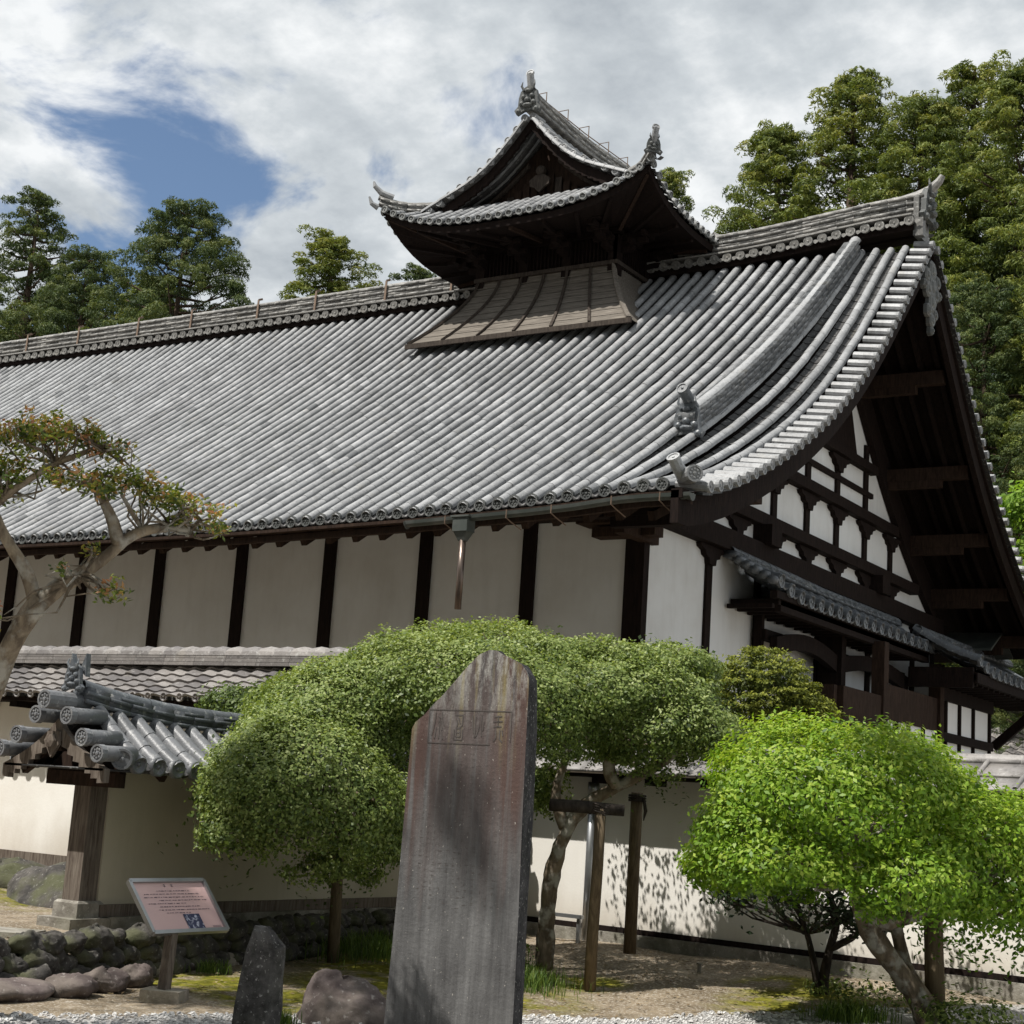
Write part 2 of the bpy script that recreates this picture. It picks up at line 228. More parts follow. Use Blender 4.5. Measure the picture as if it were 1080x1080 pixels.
# ------------------------------------------------------------------ mesh helpers
ORG = {}
def V3(p): return np.array(p, float)
class MB:
    def __init__(s): s.v = []; s.f = []; s.t = []; s.n = 0; s.a = []   # a: array chunks (verts, quads, tint)
    def add(s, verts, faces, tint=None):
        o = s.n; s.v.extend([tuple(map(float, p)) for p in verts]); s.n += len(verts)
        tt = R_.random() if tint is None else tint
        for f in faces: s.f.append(tuple(i+o for i in f)); s.t.append(tt)
    def arr(s, verts, quads, tint):
        s.a.append((np.asarray(verts, float).reshape(-1, 3), np.asarray(quads, int), np.asarray(tint, float)))
    def frame(s, c, ax, ay, az, hx, hy, hz, tint=None):   # box from centre, three axes and half sizes
        c = V3(c); ax, ay, az = V3(ax), V3(ay), V3(az)
        vs = [c + ax*hx*i + ay*hy*j + az*hz*k for i in (-1, 1) for j in (-1, 1) for k in (-1, 1)]
        s.add(vs, [(0, 1, 3, 2), (4, 6, 7, 5), (0, 4, 5, 1), (2, 3, 7, 6), (0, 2, 6, 4), (1, 5, 7, 3)], tint)
    def box(s, x0, x1, y0, y1, z0, z1, tint=None):
        s.frame(((x0+x1)/2, (y0+y1)/2, (z0+z1)/2), (1, 0, 0), (0, 1, 0), (0, 0, 1), abs(x1-x0)/2, abs(y1-y0)/2, abs(z1-z0)/2, tint)
    def bar(s, p, q, w, h, upv=(0, 0, 1), tint=None):     # squared beam from p to q
        p, q = V3(p), V3(q); d = q-p; L = np.linalg.norm(d); d /= L; sd = np.cross(d, V3(upv)); sd /= np.linalg.norm(sd); u_ = np.cross(sd, d)
        s.frame((p+q)/2, d, sd, u_, L/2, w/2, h/2, tint)
    def prism(s, pts, ext, tint=None):                    # planar outline pushed along ext
        pts = [V3(p) for p in pts]; ext = V3(ext); n = len(pts)
        s.add(pts+[p+ext for p in pts], [tuple(range(n))[::-1], tuple(range(n, 2*n))]+[(i, (i+1) % n, n+(i+1) % n, n+i) for i in range(n)], tint)
    def tube(s, path, rad, n=8, cap=True, tint=None, wob=0):
        path = [V3(p) for p in path]; k = len(path)
        if np.isscalar(rad): rad = [rad]*k
        vs = []; prev = None
        for i, p in enumerate(path):
            d = path[min(i+1, k-1)]-path[max(i-1, 0)]; d /= (np.linalg.norm(d)+1e-9)
            if prev is None:
                a = np.cross(d, (0, 0, 1)); a = a if np.linalg.norm(a) > .1 else np.cross(d, (1, 0, 0))
            else: a = prev - d*np.dot(prev, d)
            a /= np.linalg.norm(a); prev = a; b = np.cross(d, a)
            for j in range(n):
                t = 2*math.pi*j/n; r = rad[i]*(1+wob*(R_.random()-.5)); vs.append(p+(a*math.cos(t)+b*math.sin(t))*r)
        fs = [(i*n+j, i*n+(j+1) % n, (i+1)*n+(j+1) % n, (i+1)*n+j) for i in range(k-1) for j in range(n)]
        if cap: fs += [tuple(range(n))[::-1], tuple((k-1)*n+j for j in range(n))]
        s.add(vs, fs, tint)
    def loft(s, rings, closed=True, cap=True, tint=None):
        k = len(rings); n = len(rings[0]); vs = [p for r in rings for p in r]; m = n if closed else n-1
        fs = [(i*n+j, i*n+(j+1) % n, (i+1)*n+(j+1) % n, (i+1)*n+j) for i in range(k-1) for j in range(m)]
        if cap and closed: fs += [tuple(range(n))[::-1], tuple((k-1)*n+j for j in range(n))]
        s.add(vs, fs, tint)
    def build(s, name, mat, parent=None, smooth=False, loc=None):
        vs = [np.array(s.v, float).reshape(-1, 3)]; nq = s.n
        me = bpy.data.meshes.new(name)
        if not s.a: 
            org = ORG.get(parent.name, V3((0, 0, 0))) if parent else (V3(loc) if loc is not None else V3((0, 0, 0)))
            me.from_pydata([tuple(p) for p in (vs[0]-org)], [], s.f)
            tint = np.array(s.t, 'f')
        else:
            org = ORG.get(parent.name, V3((0, 0, 0))) if parent else (V3(loc) if loc is not None else V3((0, 0, 0)))
            loops = []; starts = []; tints = [np.array(s.t, 'f')]; c = 0
            for f in s.f: starts.append(c); loops.extend(f); c += len(f)
            L = [np.array(loops, 'i')]; ST = [np.array(starts, 'i')]
            for va, qa, ta in s.a:
                vs.append(va); L.append((qa+nq).reshape(-1).astype('i')); k = qa.shape[1]
                ST.append((c+np.arange(len(qa))*k).astype('i')); c += qa.size; nq += len(va); tints.append(ta.astype('f'))
            V = np.concatenate(vs)-org; L = np.concatenate(L); ST = np.concatenate(ST); tint = np.concatenate(tints)
            me.vertices.add(len(V)); me.vertices.foreach_set('co', V.astype('f').ravel())
            me.loops.add(len(L)); me.loops.foreach_set('vertex_index', L)
            me.polygons.add(len(ST)); me.polygons.foreach_set('loop_start', ST)
            me.update(calc_edges=True)
        at = me.attributes.new('tint', 'FLOAT', 'FACE'); at.data.foreach_set('value', tint)
        if smooth: me.polygons.foreach_set('use_smooth', [True]*len(me.polygons))
        for m in (mat if isinstance(mat, (list, tuple)) else [mat]): me.materials.append(m)
        o = bpy.data.objects.new(name, me); COL.objects.link(o)
        if parent: o.parent = parent; ORG[o.name] = org
        else: o.location = tuple(org); ORG[o.name] = org
        return o
def root(name, loc, label, cat, group=None):
    o = bpy.data.objects.new(name, None); COL.objects.link(o); o.location = loc; o.empty_display_size = 0.3
    ORG[o.name] = V3(loc); o['label'] = label; o['category'] = cat
    if group: o['group'] = group
    return o
def tag(o, label, cat, group=None):
    o['label'] = label; o['category'] = cat
    if group: o['group'] = group
    return o
def dup(o, parent, off):      # copy of a part shifted inside its thing
    c = o.copy(); COL.objects.link(c); c.parent = parent; c.location = Vector(o.location)+Vector(off); return c

# ---- roof tile builders
def resample(path, step, start=0.0):
    path = np.asarray(path, float); d = np.linalg.norm(np.diff(path, axis=0), axis=1); c = np.concatenate([[0], np.cumsum(d)])
    n = max(1, int(round((c[-1]-start)/step))); t = np.linspace(start, c[-1], n+1)
    return np.stack([np.interp(t, c, path[:, i]) for i in range(3)], 1)
def sweep(mb, P, side, pa, pb, lip=0.012, drop=0.0, t0=0.0, t1=1.0, var=.14):
    """tiles laid along P (lowest first); pa / pb are (side, up) profiles of the lower and upper end of each tile"""
    P = np.asarray(P); side = np.asarray(side, float); n = len(P)-1; tan = np.diff(P, axis=0); tan /= np.linalg.norm(tan, axis=1)[:, None]
    nr = np.cross(side, tan); nr *= np.sign(nr[:, 2])[:, None]+(nr[:, 2] == 0)[:, None]
    pa = np.asarray(pa); pb = np.asarray(pb); k = len(pa)
    A = P[:-1, None]+side*pa[None, :, :1]+nr[:, None]*pa[None, :, 1:]
    B = P[1:, None]+side*pb[None, :, :1]+nr[:, None]*pb[None, :, 1:]+tan[:, None]*0.012
    C = P[:-1, None]+side*(pa[None, :, :1]*(1-drop*4))+nr[:, None]*(pa[None, :, 1:]-lip)+tan[:, None]*0.004
    J = (NR.random((n, 1, 3))-.5)*0.006
    V = np.concatenate([A+J, B+J, C+J, A+J], 1).reshape(-1, 3); i = np.arange(k-1)
    q1 = np.stack([i, i+1, k+i+1, k+i], 1); q2 = np.stack([2*k+i, 2*k+i+1, 3*k+i+1, 3*k+i], 1); q = np.concatenate([q1, q2])
    Q = (q[None]+(np.arange(n)*4*k)[:, None, None]).reshape(-1, 4)
    tt = t0+(t1-t0)*np.clip(0.66+var*NR.standard_normal(n)-(NR.random(n) < .03)*.45, 0, 1)
    mb.arr(V, Q, np.repeat(tt, len(q)))
def half(r, k=7, lo=-12): 
    a = np.radians(np.linspace(lo, 180-lo, k)); return np.stack([np.cos(a)*r, np.sin(a)*r], 1)
def disc(mb, c, d, r, petals=0, tint=0.6, depth=0.05):
    """round eave-end tile: rim, sunken face and a raised crest"""
    c, d = V3(c), V3(d); d = d/np.linalg.norm(d); a = np.cross(d, (0, 0, 1)); a /= np.linalg.norm(a); b = np.cross(a, d); n = 14
    def ring(rr, off): return [c+d*off+(a*math.cos(2*math.pi*j/n)+b*math.sin(2*math.pi*j/n))*rr for j in range(n)]
    mb.loft([ring(r, -depth), ring(r, 0.0), ring(r*.78, 0.0), ring(r*.74, -0.014), ring(r*.02, -0.014)], cap=False, tint=tint)
    mb.loft([ring(r*.22, -0.014), ring(r*.2, 0.0), ring(r*.02, 0.003)], cap=False, tint=tint+.1)
    for i in range(petals):
        t = 2*math.pi*i/petals; cc = c+(a*math.cos(t)+b*math.sin(t))*r*.5
        rr = [[cc+d*o+(a*math.cos(2*math.pi*j/6)+b*math.sin(2*math.pi*j/6))*q for j in range(6)] for q, o in ((r*.15, -.014), (r*.13, -.002), (r*.02, 0.0))]
        mb.loft(rr, cap=False, tint=tint+.15)
def ridge(mb, path, side0, hw, z0, layers, lh, cap_r, seg=0.3, t0=.2, t1=.9, flare=0.0, capt=None):
    """stacked ridge: courses of thin tiles each a little narrower, round cap tiles on top"""
    P = resample(path, seg)
    for i in range(len(P)-1):
        d = P[i+1]-P[i]; L = np.linalg.norm(d); d = d/L
        sd = np.cross(d, (0, 0, 1)); sd /= np.linalg.norm(sd); u_ = np.cross(sd, d)
        for k in range(layers):
            o = (i+.5*(k % 2)) ; j = R_.uniform(-.008, .008); w = hw*(1-flare*k/layers)+j
            last = (k % 2 and i in (0, len(P)-2)); sh_ = .5*L*(k % 2) if not last else (.25*L if i == 0 else -.0)
            if k % 2 and i == 0: sh_ = .25*L
            c = (P[i]+P[i+1])/2+u_*(z0+lh*(k+.5))+d*(sh_ if i < len(P)-2 else (.0 if not k % 2 else .25*L))
            mb.frame(c, d, sd, u_, L/2*(.985 if not (k % 2 and i == len(P)-2) else .5), w-(.016 if k % 2 else 0), lh*.46, R_.uniform(t0, t1))
        mb.frame((P[i]+P[i+1])/2+u_*(z0+lh*layers/2), d, sd, u_, L/2, hw*.86*(1-flare), lh*layers/2, 0.0)
    d = P[-1]-P[0]; sd = np.cross(d, (0, 0, 1)); sd /= np.linalg.norm(sd)
    top = P.copy(); top[:, 2] += z0+lh*layers-0.01
    sweep(mb, top, sd, half(cap_r*1.03, 7, 0), half(cap_r*.98, 7, 0), 0.01, t0=capt[0] if capt else t0+.1, t1=capt[1] if capt else t1)
def ogre(name, c, d, s, parent, mat=None):
    """gable-end ridge ornament: arched shield with horned brows, nose, cheeks and scroll feet"""
    mb = MB(); c, d = V3(c), V3(d)/np.linalg.norm(V3(d)); a = np.cross(d, (0, 0, 1)); a /= np.linalg.norm(a); z = V3((0, 0, 1))
    out = [(-.5, -.55), (-.62, -.35), (-.46, -.2), (-.44, .15), (-.36, .42), (-.18, .58), (0, .64), (.18, .58), (.36, .42), (.44, .15), (.46, -.2), (.62, -.35), (.5, -.55), (.2, -.42), (-.2, -.42)]
    mb.prism([c+a*x*s+z*y*s-d*.08*s for x, y in out], d*.16*s, .4)
    def blob(x, y, r, o, sx=1, sz=1):
        cc = c+a*x*s+z*y*s+d*o*s
        rr = []
        for i in range(5):
            th = math.pi*(.02+i*.24); rr.append([cc+a*math.sin(th)*math.cos(t)*r*s*sx+z*math.sin(th)*math.sin(t)*r*s*sz+d*math.cos(th)*r*s for t in [2*math.pi*j/8 for j in range(8)]])
        mb.loft(rr, tint=R_.uniform(.3, .8))
    blob(0, .0, .13, .12); blob(-.2, .16, .11, .1); blob(.2, .16, .11, .1); blob(0, -.22, .17, .08, 1.5, .6); blob(-.28, -.12, .12, .08); blob(.28, -.12, .12, .08)
    blob(0, .4, .12, .1, 1.3, .8); blob(-.42, -.42, .13, .06); blob(.42, -.42, .13, .06)
    for q in (-1, 1): mb.tube([c+a*q*.18*s+z*.42*s+d*.1*s, c+a*q*.3*s+z*.62*s+d*.14*s, c+a*q*.28*s+z*.82*s+d*.1*s], [.07*s, .05*s, .015*s], 6)
    return mb.build(name, mat or T_END, parent)

def join(objs):       # several meshes of one part into one object
    for o in bpy.context.selected_objects: o.select_set(False)
    for o in objs: o.select_set(True)
    bpy.context.view_layer.objects.active = objs[0]; bpy.ops.object.join(); return objs[0]

# ================================================================== THE HALL
HALL = root('temple_hall', (-10.74, 20.35, 0), 'large white plastered temple kitchen hall with long grey tiled gable roof and smoke tower', 'temple hall')
WX, WY, YC, YB = -10.74, 20.35, 27.30, 34.25      # gable wall plane, long wall plane, ridge line, far wall
XL = -37.2
def smooth(t): t = np.clip(t, 0, 1); return t*t*(3-2*t)
FY = np.array([17.7, 19.0, 20.37, 21.8, 23.94, 25.15, 26.3, 27.3]); FZ = np.array([5.42, 6.24, 7.12, 8.12, 9.66, 10.58, 11.52, 12.42])
VY = np.array([17.7, 18.4, 19.09, 20.12, 21.22, 22.29, 23.58, 24.92, 25.94, 26.87, 27.3]); VZ = np.array([5.74, 5.9, 6.16, 6.65, 7.2, 7.82, 8.78, 10.0, 10.98, 11.95, 12.4])
fcoef = np.polyfit(FY, FZ, 3); vcoef = np.polyfit(VY, VZ, 5)
def surf(x, y):
    """height of the tiled surface"""
    x = np.asarray(x, float); y = np.asarray(y, float); y = np.where(y > YC, 2*YC-y, y)
    xx = np.where(x < -23, -46.3-x, x)
    f_ = np.polyval(fcoef, y)+np.interp(xx, [-24, -20, -16, -13, -11, -10, -9, -8.5], [0, .01, .05, .12, .2, .26, .32, .36])*(1-np.clip((y-17.7)/6, 0, 1))**2
    w = smooth((xx+10.35)/1.2); return f_*(1-w)+np.polyval(vcoef, y)*w
# ---- roof tiles
rf = MB(); pan = MB(); ends = MB()
PITCH_ = 0.281; cols = [-9.12-PITCH_*k for k in range(100)]
RT = 0.073
panA = np.array([[-.10, .0], [-.05, -.035], [0, -.05], [.05, -.035], [.10, .0]]); panB = panA-np.array([0, .012])
for side_ in (1, -1):
    for x in cols:
        ys = np.linspace(17.7, 27.05, 60); zs = surf(x, ys); yy = ys if side_ == 1 else 2*YC-ys
        path = np.stack([np.full_like(ys, x), yy, zs], 1); P = resample(path, 0.272 if side_ == 1 else 0.5)
        P[:, 0] += NR.normal(0, .004, len(P)); P[:, 2] += NR.normal(0, .003, len(P))
        P[:, 2] += 0.02
        sweep(rf, P, (1, 0, 0), half(RT*1.02), half(RT*.985), 0.012)
        if side_ == 1:
            disc(ends, P[0]+V3((0, -.012, .01)), (0, -1, 0.0), .092, tint=R_.uniform(.2, .7), petals=6 if x > -16 else 0)
        x2 = x-PITCH_/2; zs = surf(x2, ys); path = np.stack([np.full_like(ys, x2), yy, zs], 1); P = resample(path, 0.272 if side_ == 1 else 0.5)
        sweep(pan, P, (1, 0, 0), panA, panB, 0.03)
        if side_ == 1:   # crescent front of the pan tile
            p = P[0]; pan.prism([p+V3((-.09, -.01, .03)), p+V3((-.05, -.01, -.05)), p+V3((0, -.01, -.075)), p+V3((.05, -.01, -.05)), p+V3((.09, -.01, .03)), p+V3((0, -.01, -.02))], (0, .015, 0), R_.uniform(.5, 1))
ROOF = join([rf.build('roof', T_ROOF, HALL, True), ends.build('e', T_END, HALL)])
pan.build('pan_tiles', T_PAN, ROOF)
# ---- verge tiles: short round tiles laid across the gable edge, plus the flat board of tile under them
vt = MB(); vb = MB()
for side_ in (1, -1):
    ys = np.linspace(17.85, 27.15, 200); P = resample(np.stack([np.full_like(ys, -8.95), ys, surf(-8.9, ys)], 1), 0.305)
    for i, p in enumerate(P):
        y = p[1] if side_ == 1 else 2*YC-p[1]; x1 = -8.5-0.12*(p[1]-17.7)/9.3
        z = p[2]+.0
        vt.tube([(-8.98, y, z+.015), (x1, y, z-.045)], [.066, .075], 9, tint=R_.uniform(.5, 1))
        if side_ == 1 or True: disc(vt, (x1+.012, y, z-.045), (1, 0, 0), .08, tint=.45)
    for i in range(len(P)-1):
        a, b = P[i].copy(), P[i+1].copy()
        if side_ == -1: a[1] = 2*YC-a[1]; b[1] = 2*YC-b[1]
        vb.add([a+V3((0, 0, -.07)), a+V3((.34, 0, -.12)), b+V3((.34, 0, -.14)), b+V3((0, 0, -.09)), a+V3((0, 0, -.11)), a+V3((.34, 0, -.15)), b+V3((.34, 0, -.17)), b+V3((0, 0, -.13))],
               [(0, 1, 2, 3), (4, 7, 6, 5), (1, 5, 6, 2), (0, 4, 5, 1), (3, 2, 6, 7)], R_.uniform(0, .4))
join([vt.build('verge_tiles', T_ROOF, ROOF), vb.build('v', T_PAN, ROOF)])
# corner tiles of the eave: one upright round tile and one looking out sideways
ct = MB(); zc = float(surf(-8.8, 17.72))
disc(ct, (-8.62, 17.62, zc+.12), (.75, -.65, 0), .115, 8, .35, .35)
ct.tube([(-8.85, 17.8, zc+.12), (-8.86, 17.62, zc+.2), (-8.88, 17.52, zc+.31)], [.1, .085, .08], 10, tint=.8); disc(ct, (-8.885, 17.505, zc+.33), (-.05, -.7, .7), .09, 0, .9, .03)
ct.build('corner_tiles', T_ROOF, ROOF)
# ---- main ridge
rm = MB(); xs = np.linspace(XL, -8.78, 120)
rp = np.stack([xs, np.full_like(xs, YC), 12.52+0.24*smooth((xs+13.5)/4.7)**1.3], 1)
ridge(rm, rp, None, .27, .0, 7, .062, .13, .34, t0=.0, t1=.95, capt=(.4, 1))
RIDGE = rm.build('main_ridge', T_RIDGE, ROOF)
rr_ = MB(); rk_ = MB()
for i in range(102):
    x = -9.0-PITCH_*i; z = 12.40+0.24*float(smooth((x+13.5)/4.7))**1.3
    for q in (-1, 1):
        if q == 1 and i > 4: continue
        rr_.tube([(x, YC+q*.12, z+.06), (x, YC+q*.44, z+.0)], .085, 8, tint=R_.uniform(.3, .8)); disc(rr_, (x, YC+q*.45, z), (0, q, 0), .094, 0, R_.uniform(.3, .8))
        rr_.add([(x+.06, YC+q*.42, z-.02), (x+.14, YC+q*.42, z-.07), (x+.22, YC+q*.42, z-.02), (x+.14, YC+q*.42, z+.02)], [(0, 1, 2, 3)], .9)
x0, x1 = XL, -8.95
zz = lambda x: 12.40+0.24*float(smooth((x+13.5)/4.7))**1.3
for i in range(60):
    a = x0+(x1-x0)*i/60; b = x0+(x1-x0)*(i+1)/60
    for q in (-1, 1):
        rr_.bar((a, YC+q*.36, zz(a)+.112), (b, YC+q*.36, zz(b)+.112), .22, .03, tint=R_.uniform(.7, 1)); rk_.bar((a, YC+q*.2, zz(a)-.06), (b, YC+q*.2, zz(b)-.06), .3, .2, tint=0)
join([rr_.build('ridge_eave_tiles', T_RIDGE, ROOF), rk_.build('r', W_DARK, ROOF)])  # fill bars under the discs coloured dark to stand for the gap's shade
for x in [-33.15, -31.18, -29.01, -27.18, -25.01, -23.23, -21.18, -19.36]:
    s_ = MB(); s_.bar((x, YC-.31, 12.5), (x, YC-.29, 13.06), .05, .02, (0, 1, 0)); s_.bar((x, YC-.29, 13.06), (x, YC-.16, 13.12), .02, .05); s_.build('ridge_strap', M_WIRE, ROOF)
og = ogre('ridge_end_ornament', (-8.78, YC, 13.0), (1, 0, 0), .62, ROOF)
hn = MB(); hn.tube([(-9.25, YC, 13.18), (-8.98, YC, 13.24), (-8.75, YC, 13.34), (-8.58, YC, 13.5), (-8.52, YC, 13.60)], [.13, .12, .10, .075, .055], 10, tint=.8); hn.box(-8.96, -8.86, YC-.31, YC+.31, 12.38, 13.16, .3)
hn.box(-8.90, -8.76, YC-.36, YC-.2, 12.35, 12.7, .3)
hn.build('ridge_horn', T_RIDGE, ROOF)
# ---- descending ridge with its ornament
ys = np.linspace(26.95, 20.3, 60); dp_ = np.stack([np.full_like(ys, -10.05), ys, surf(-10.05, ys)-.03], 1)
for nm, q in (('front', 1), ('back', -1)):
    dm = MB(); pp = dp_.copy()
    if q == -1: pp[:, 1] = 2*YC-pp[:, 1]
    ridge(dm, pp, None, .145, .0, 7, .05, .105, .3, t0=.02, t1=.28, capt=(.8, 1))  # courses tinted dark, cap pale: side shade put into the tile colour
    k_ = dm.build('descending_ridge', T_KUD, ROOF)
ogre('descending_ridge_ornament', (-10.05, 20.22, 7.26), (0, -1, 0.05), .46, ROOF, T_DARK)
tb = MB(); tb.tube([(-10.05, 20.4, 7.5), (-10.05, 20.2, 7.62), (-10.06, 20.02, 7.72)], [.1, .09, .085], 10, tint=.3); disc(tb, (-10.06, 20.0, 7.73), (0, -.9, .35), .09, 0, .2)
tb.build('ornament_horn', T_DARK, ROOF)
# ---- boards and rafters under the eaves
sf = MB(); zf = lambda x, y: float(surf(x, y))-.17
xs_ = list(np.linspace(XL, -12, 8))+list(np.linspace(-11.5, -8.72, 8)); ysf = np.linspace(17.82, YC, 22)
for q in (1, -1):
    for i in range(len(xs_)-1):
        for j in range(len(ysf)-1):
            c = [(xs_[i], ysf[j]), (xs_[i+1], ysf[j]), (xs_[i+1], ysf[j+1]), (xs_[i], ysf[j+1])]
            sf.add([(x, y if q == 1 else 2*YC-y, zf(x, y)) for x, y in c], [(0, 1, 2, 3)], .5)
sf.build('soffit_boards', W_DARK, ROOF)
fb = MB()
for i in range(40):
    a = XL+(-8.75-XL)*i/40; b = XL+(-8.75-XL)*(i+1)/40; za, zb = float(surf(a, 17.7)), float(surf(b, 17.7))
    fb.bar((a, 17.83, za-.19), (b, 17.83, zb-.19), .08, .09, tint=.5); fb.bar((a, 17.75, za-.1), (b, 17.75, zb-.1), .16, .045, tint=.3)
fb.build('eave_board', W_BROWN, ROOF)
for i in range(52):
    x = -9.4-.49*i; m = MB(); z0, z1 = float(surf(x, 17.98))-.40, float(surf(x, 20.5))-.36
    m.bar((x, 17.98, z0), (x, 20.5, z1), .10, .13); m.build('rafter', W_BROWN, ROOF)
for i in range(5):       # rafters of the gable overhang, both slopes
    for q in (1, -1):
        x = -10.5+.36*i; m = MB()
        yr = np.linspace(18.2, 27.0, 14)
        for j in range(13):
            m.bar((x, yr[j] if q == 1 else 2*YC-yr[j], float(surf(x, yr[j]))-.25), (x, yr[j+1] if q == 1 else 2*YC-yr[j+1], float(surf(x, yr[j+1]))-.25), .09, .12)
        m.build('gable_rafter', W_DARK, ROOF)
for q in (1, -1):        # purlin ends carried out through the gable
    for y in (19.3, 20.9, 22.4, 23.9, 25.6):
        z = float(surf(-9.6, y))-.55; m = MB(); yy = y if q == 1 else 2*YC-y
        m.bar((-12.0, yy, z), (-8.95, yy, z), .2, .26); m.bar((-10.7, yy, z-.2), (-9.5, yy, z-.2), .16, .16); m.build('purlin', W_BROWN if q == -1 else W_DARK, ROOF)
for q in (1, -1):        # barge boards
    m = MB(); yr = np.linspace(17.45, YC, 40)
    for j in range(39):
        a, b = yr[j], yr[j+1]
        def pt(y, dz): return V3((-8.86, y if q == 1 else 2*YC-y, float(surf(-8.8, max(y, 17.7)))-.12-dz))
        d1, d2 = .42+.08*(a-17.4)/10, .42+.08*(b-17.4)/10
        m.prism([pt(a, 0), pt(b, 0), pt(b, d2), pt(a, d1)], (.11, 0, 0), .4); m.prism([pt(a, -.02), pt(b, -.02), pt(b, .1), pt(a, .1)], (.16, 0, 0), .7)
    m.build('barge_board', W_DARK, ROOF)
# hanging carved ornament at the gable peak
m = MB()
for i, (dy, dz, r) in enumerate([(0, -.35, .2), (0, -.65, .26), (-.22, -.75, .17), (.22, -.75, .17), (0, -.95, .22), (-.3, -.5, .15), (.3, -.5, .15), (-.18, -1.15, .13), (.18, -1.15, .13), (0, -1.3, .15), (-.42, -.72, .1), (.42, -.72, .1), (0, -1.5, .09)]):
    c = V3((-8.70, YC+dy, 12.1+dz)); rg = [[c+V3((o, math.cos(2*math.pi*k/10)*r*f_*(1+.15*math.cos(6*math.pi*k/10)), math.sin(2*math.pi*k/10)*r*f_)) for k in range(10)] for o, f_ in ((-.05, 1), (.02, 1), (.05, .75), (.045, .5), (.07, .3), (.07, .02))]
    m.loft(rg, tint=R_.uniform(.3, .9))
m.build('gable_pendant', T_END, ROOF)
# ---- gutter and downpipe
m = MB(); gx = np.linspace(-13.02, -8.6, 14)
def gz(x): return float(surf(x, 17.7))-.19
for i in range(13):
    a, b = gx[i], gx[i+1]
    ra = [[V3((x, 17.52+math.cos(t)*.065, gz(x)+.03+math.sin(t)*.075)) for t in np.linspace(0, -math.pi, 7)] for x in (a, b)]
    m.loft(ra, closed=False, tint=.5); rb = [[p+V3((0, (p[1]-17.52)*-.12, .012)) for p in r][::-1] for r in ra]; m.loft(rb, closed=False, tint=.5)
for x in (-13.02, -8.6): m.prism([(x, 17.52+math.cos(t)*.085, gz(x)+.03+math.sin(t)*.1) for t in np.linspace(0, -math.pi, 7)], (.01, 0, 0))
GUT = m.build('gutter', M_COPPER, HALL)
for x in (-12.3, -11.3, -10.6, -9.7, -9.0):
    m = MB(); m.tube([(x, 17.42, gz(x)+.05), (x-.01, 17.43, gz(x)-.06), (x, 17.55, gz(x)-.10), (x+.01, 17.8, gz(x)-.16)], .009, 5); m.build('gutter_hanger', M_WIRE, GUT)
m = MB(); m.box(-12.17, -11.93, 17.42, 17.62, 5.20, 5.40); m.box(-12.2, -11.9, 17.40, 17.64, 5.395, 5.42); m.loft([[V3((-12.05+a*w, 17.52+b*w, z)) for a, b in ((-1, -.8), (1, -.8), (1, .8), (-1, .8))] for z, w in ((5.2, .11), (5.07, .05))]); m.build('downpipe_head', M_COPPER, HALL)
m = MB(); m.tube([(-12.05, 17.52, 5.1), (-12.05, 17.52, 4.13)], .047, 14); m.build('downpipe', M_PIPE, HALL, True)
# ---- walls
w = MB()
w.box(XL+1.9, WX, WY, WY+.16, 0, 6.55)
w.box(XL+1.9, WX, YB-.16, YB, 0, 6.55); w.box(XL+1.9, XL+2.06, WY+.16, YB-.16, 0, 6.9)
yl = np.linspace(WY, YB, 40); out = [(WX-.16, WY+.16+.0, 0)]+[(WX-.16, min(max(y, WY+.161), YB-.161), float(surf(WX, y))-.35) for y in yl]+[(WX-.16, YB-.16, 0)]
w.prism(out[::-1], (.16, 0, 0))
w.build('plaster_wall', P_WHITE, HALL)
# long side posts
for k in range(13):
    x = WX+.0-1.97*k; m = MB(); hw = .13 if k else .2
    if k == 0: m.box(x-.28, x+.04, WY-.05, WY+.12, 0, 6.3)
    else: m.box(x-.12, x+.12, WY-.05, WY+.03, 0, 6.3)
    m.build('post', W_DARK, HALL)
m = MB(); m.box(XL+1.9, WX+.1, WY-.085, WY+.04, 5.86, 6.15); m.build('wall_plate', W_DARK, HALL)
# gable posts and beams
gpost = [(22.55, 0, 5.95), (24.5, 3.4, 6.0), (25.07, 5.8, 9.1), (26.6, 5.8, 9.6), (28.1, 5.8, 9.6), (29.66, 5.8, 9.1), (31.2, 5.8, 7.6), (32.75, 3, 6.2), (23.55, 5.8, 7.0), (34.1, 0, 6.3), (30.0, 0, 6), (27.3, 3, 6)]
for y, z0, z1 in gpost:
    m = MB(); m.box(WX-.02, WX+.05, y-.1, y+.1, z0, z1); m.build('gable_post', W_DARK, HALL)
for z, y0, y1, h, pr in ((8.64, 24.6, 30.0, .17, .16), (7.62, 23.4, 31.3, .2, .18), (6.60, 22.0, 32.6, .21, .20), (6.0, 20.2, 34.3, .34, .22), (3.85, 20.2, 34.3, .18, .1), (8.12, 24.9, 30.0, .1, .07)):
    m = MB(); m.box(WX-.03, WX+pr, y0, y1, z-h/2, z+h/2); m.build('beam', W_DARK, HALL)
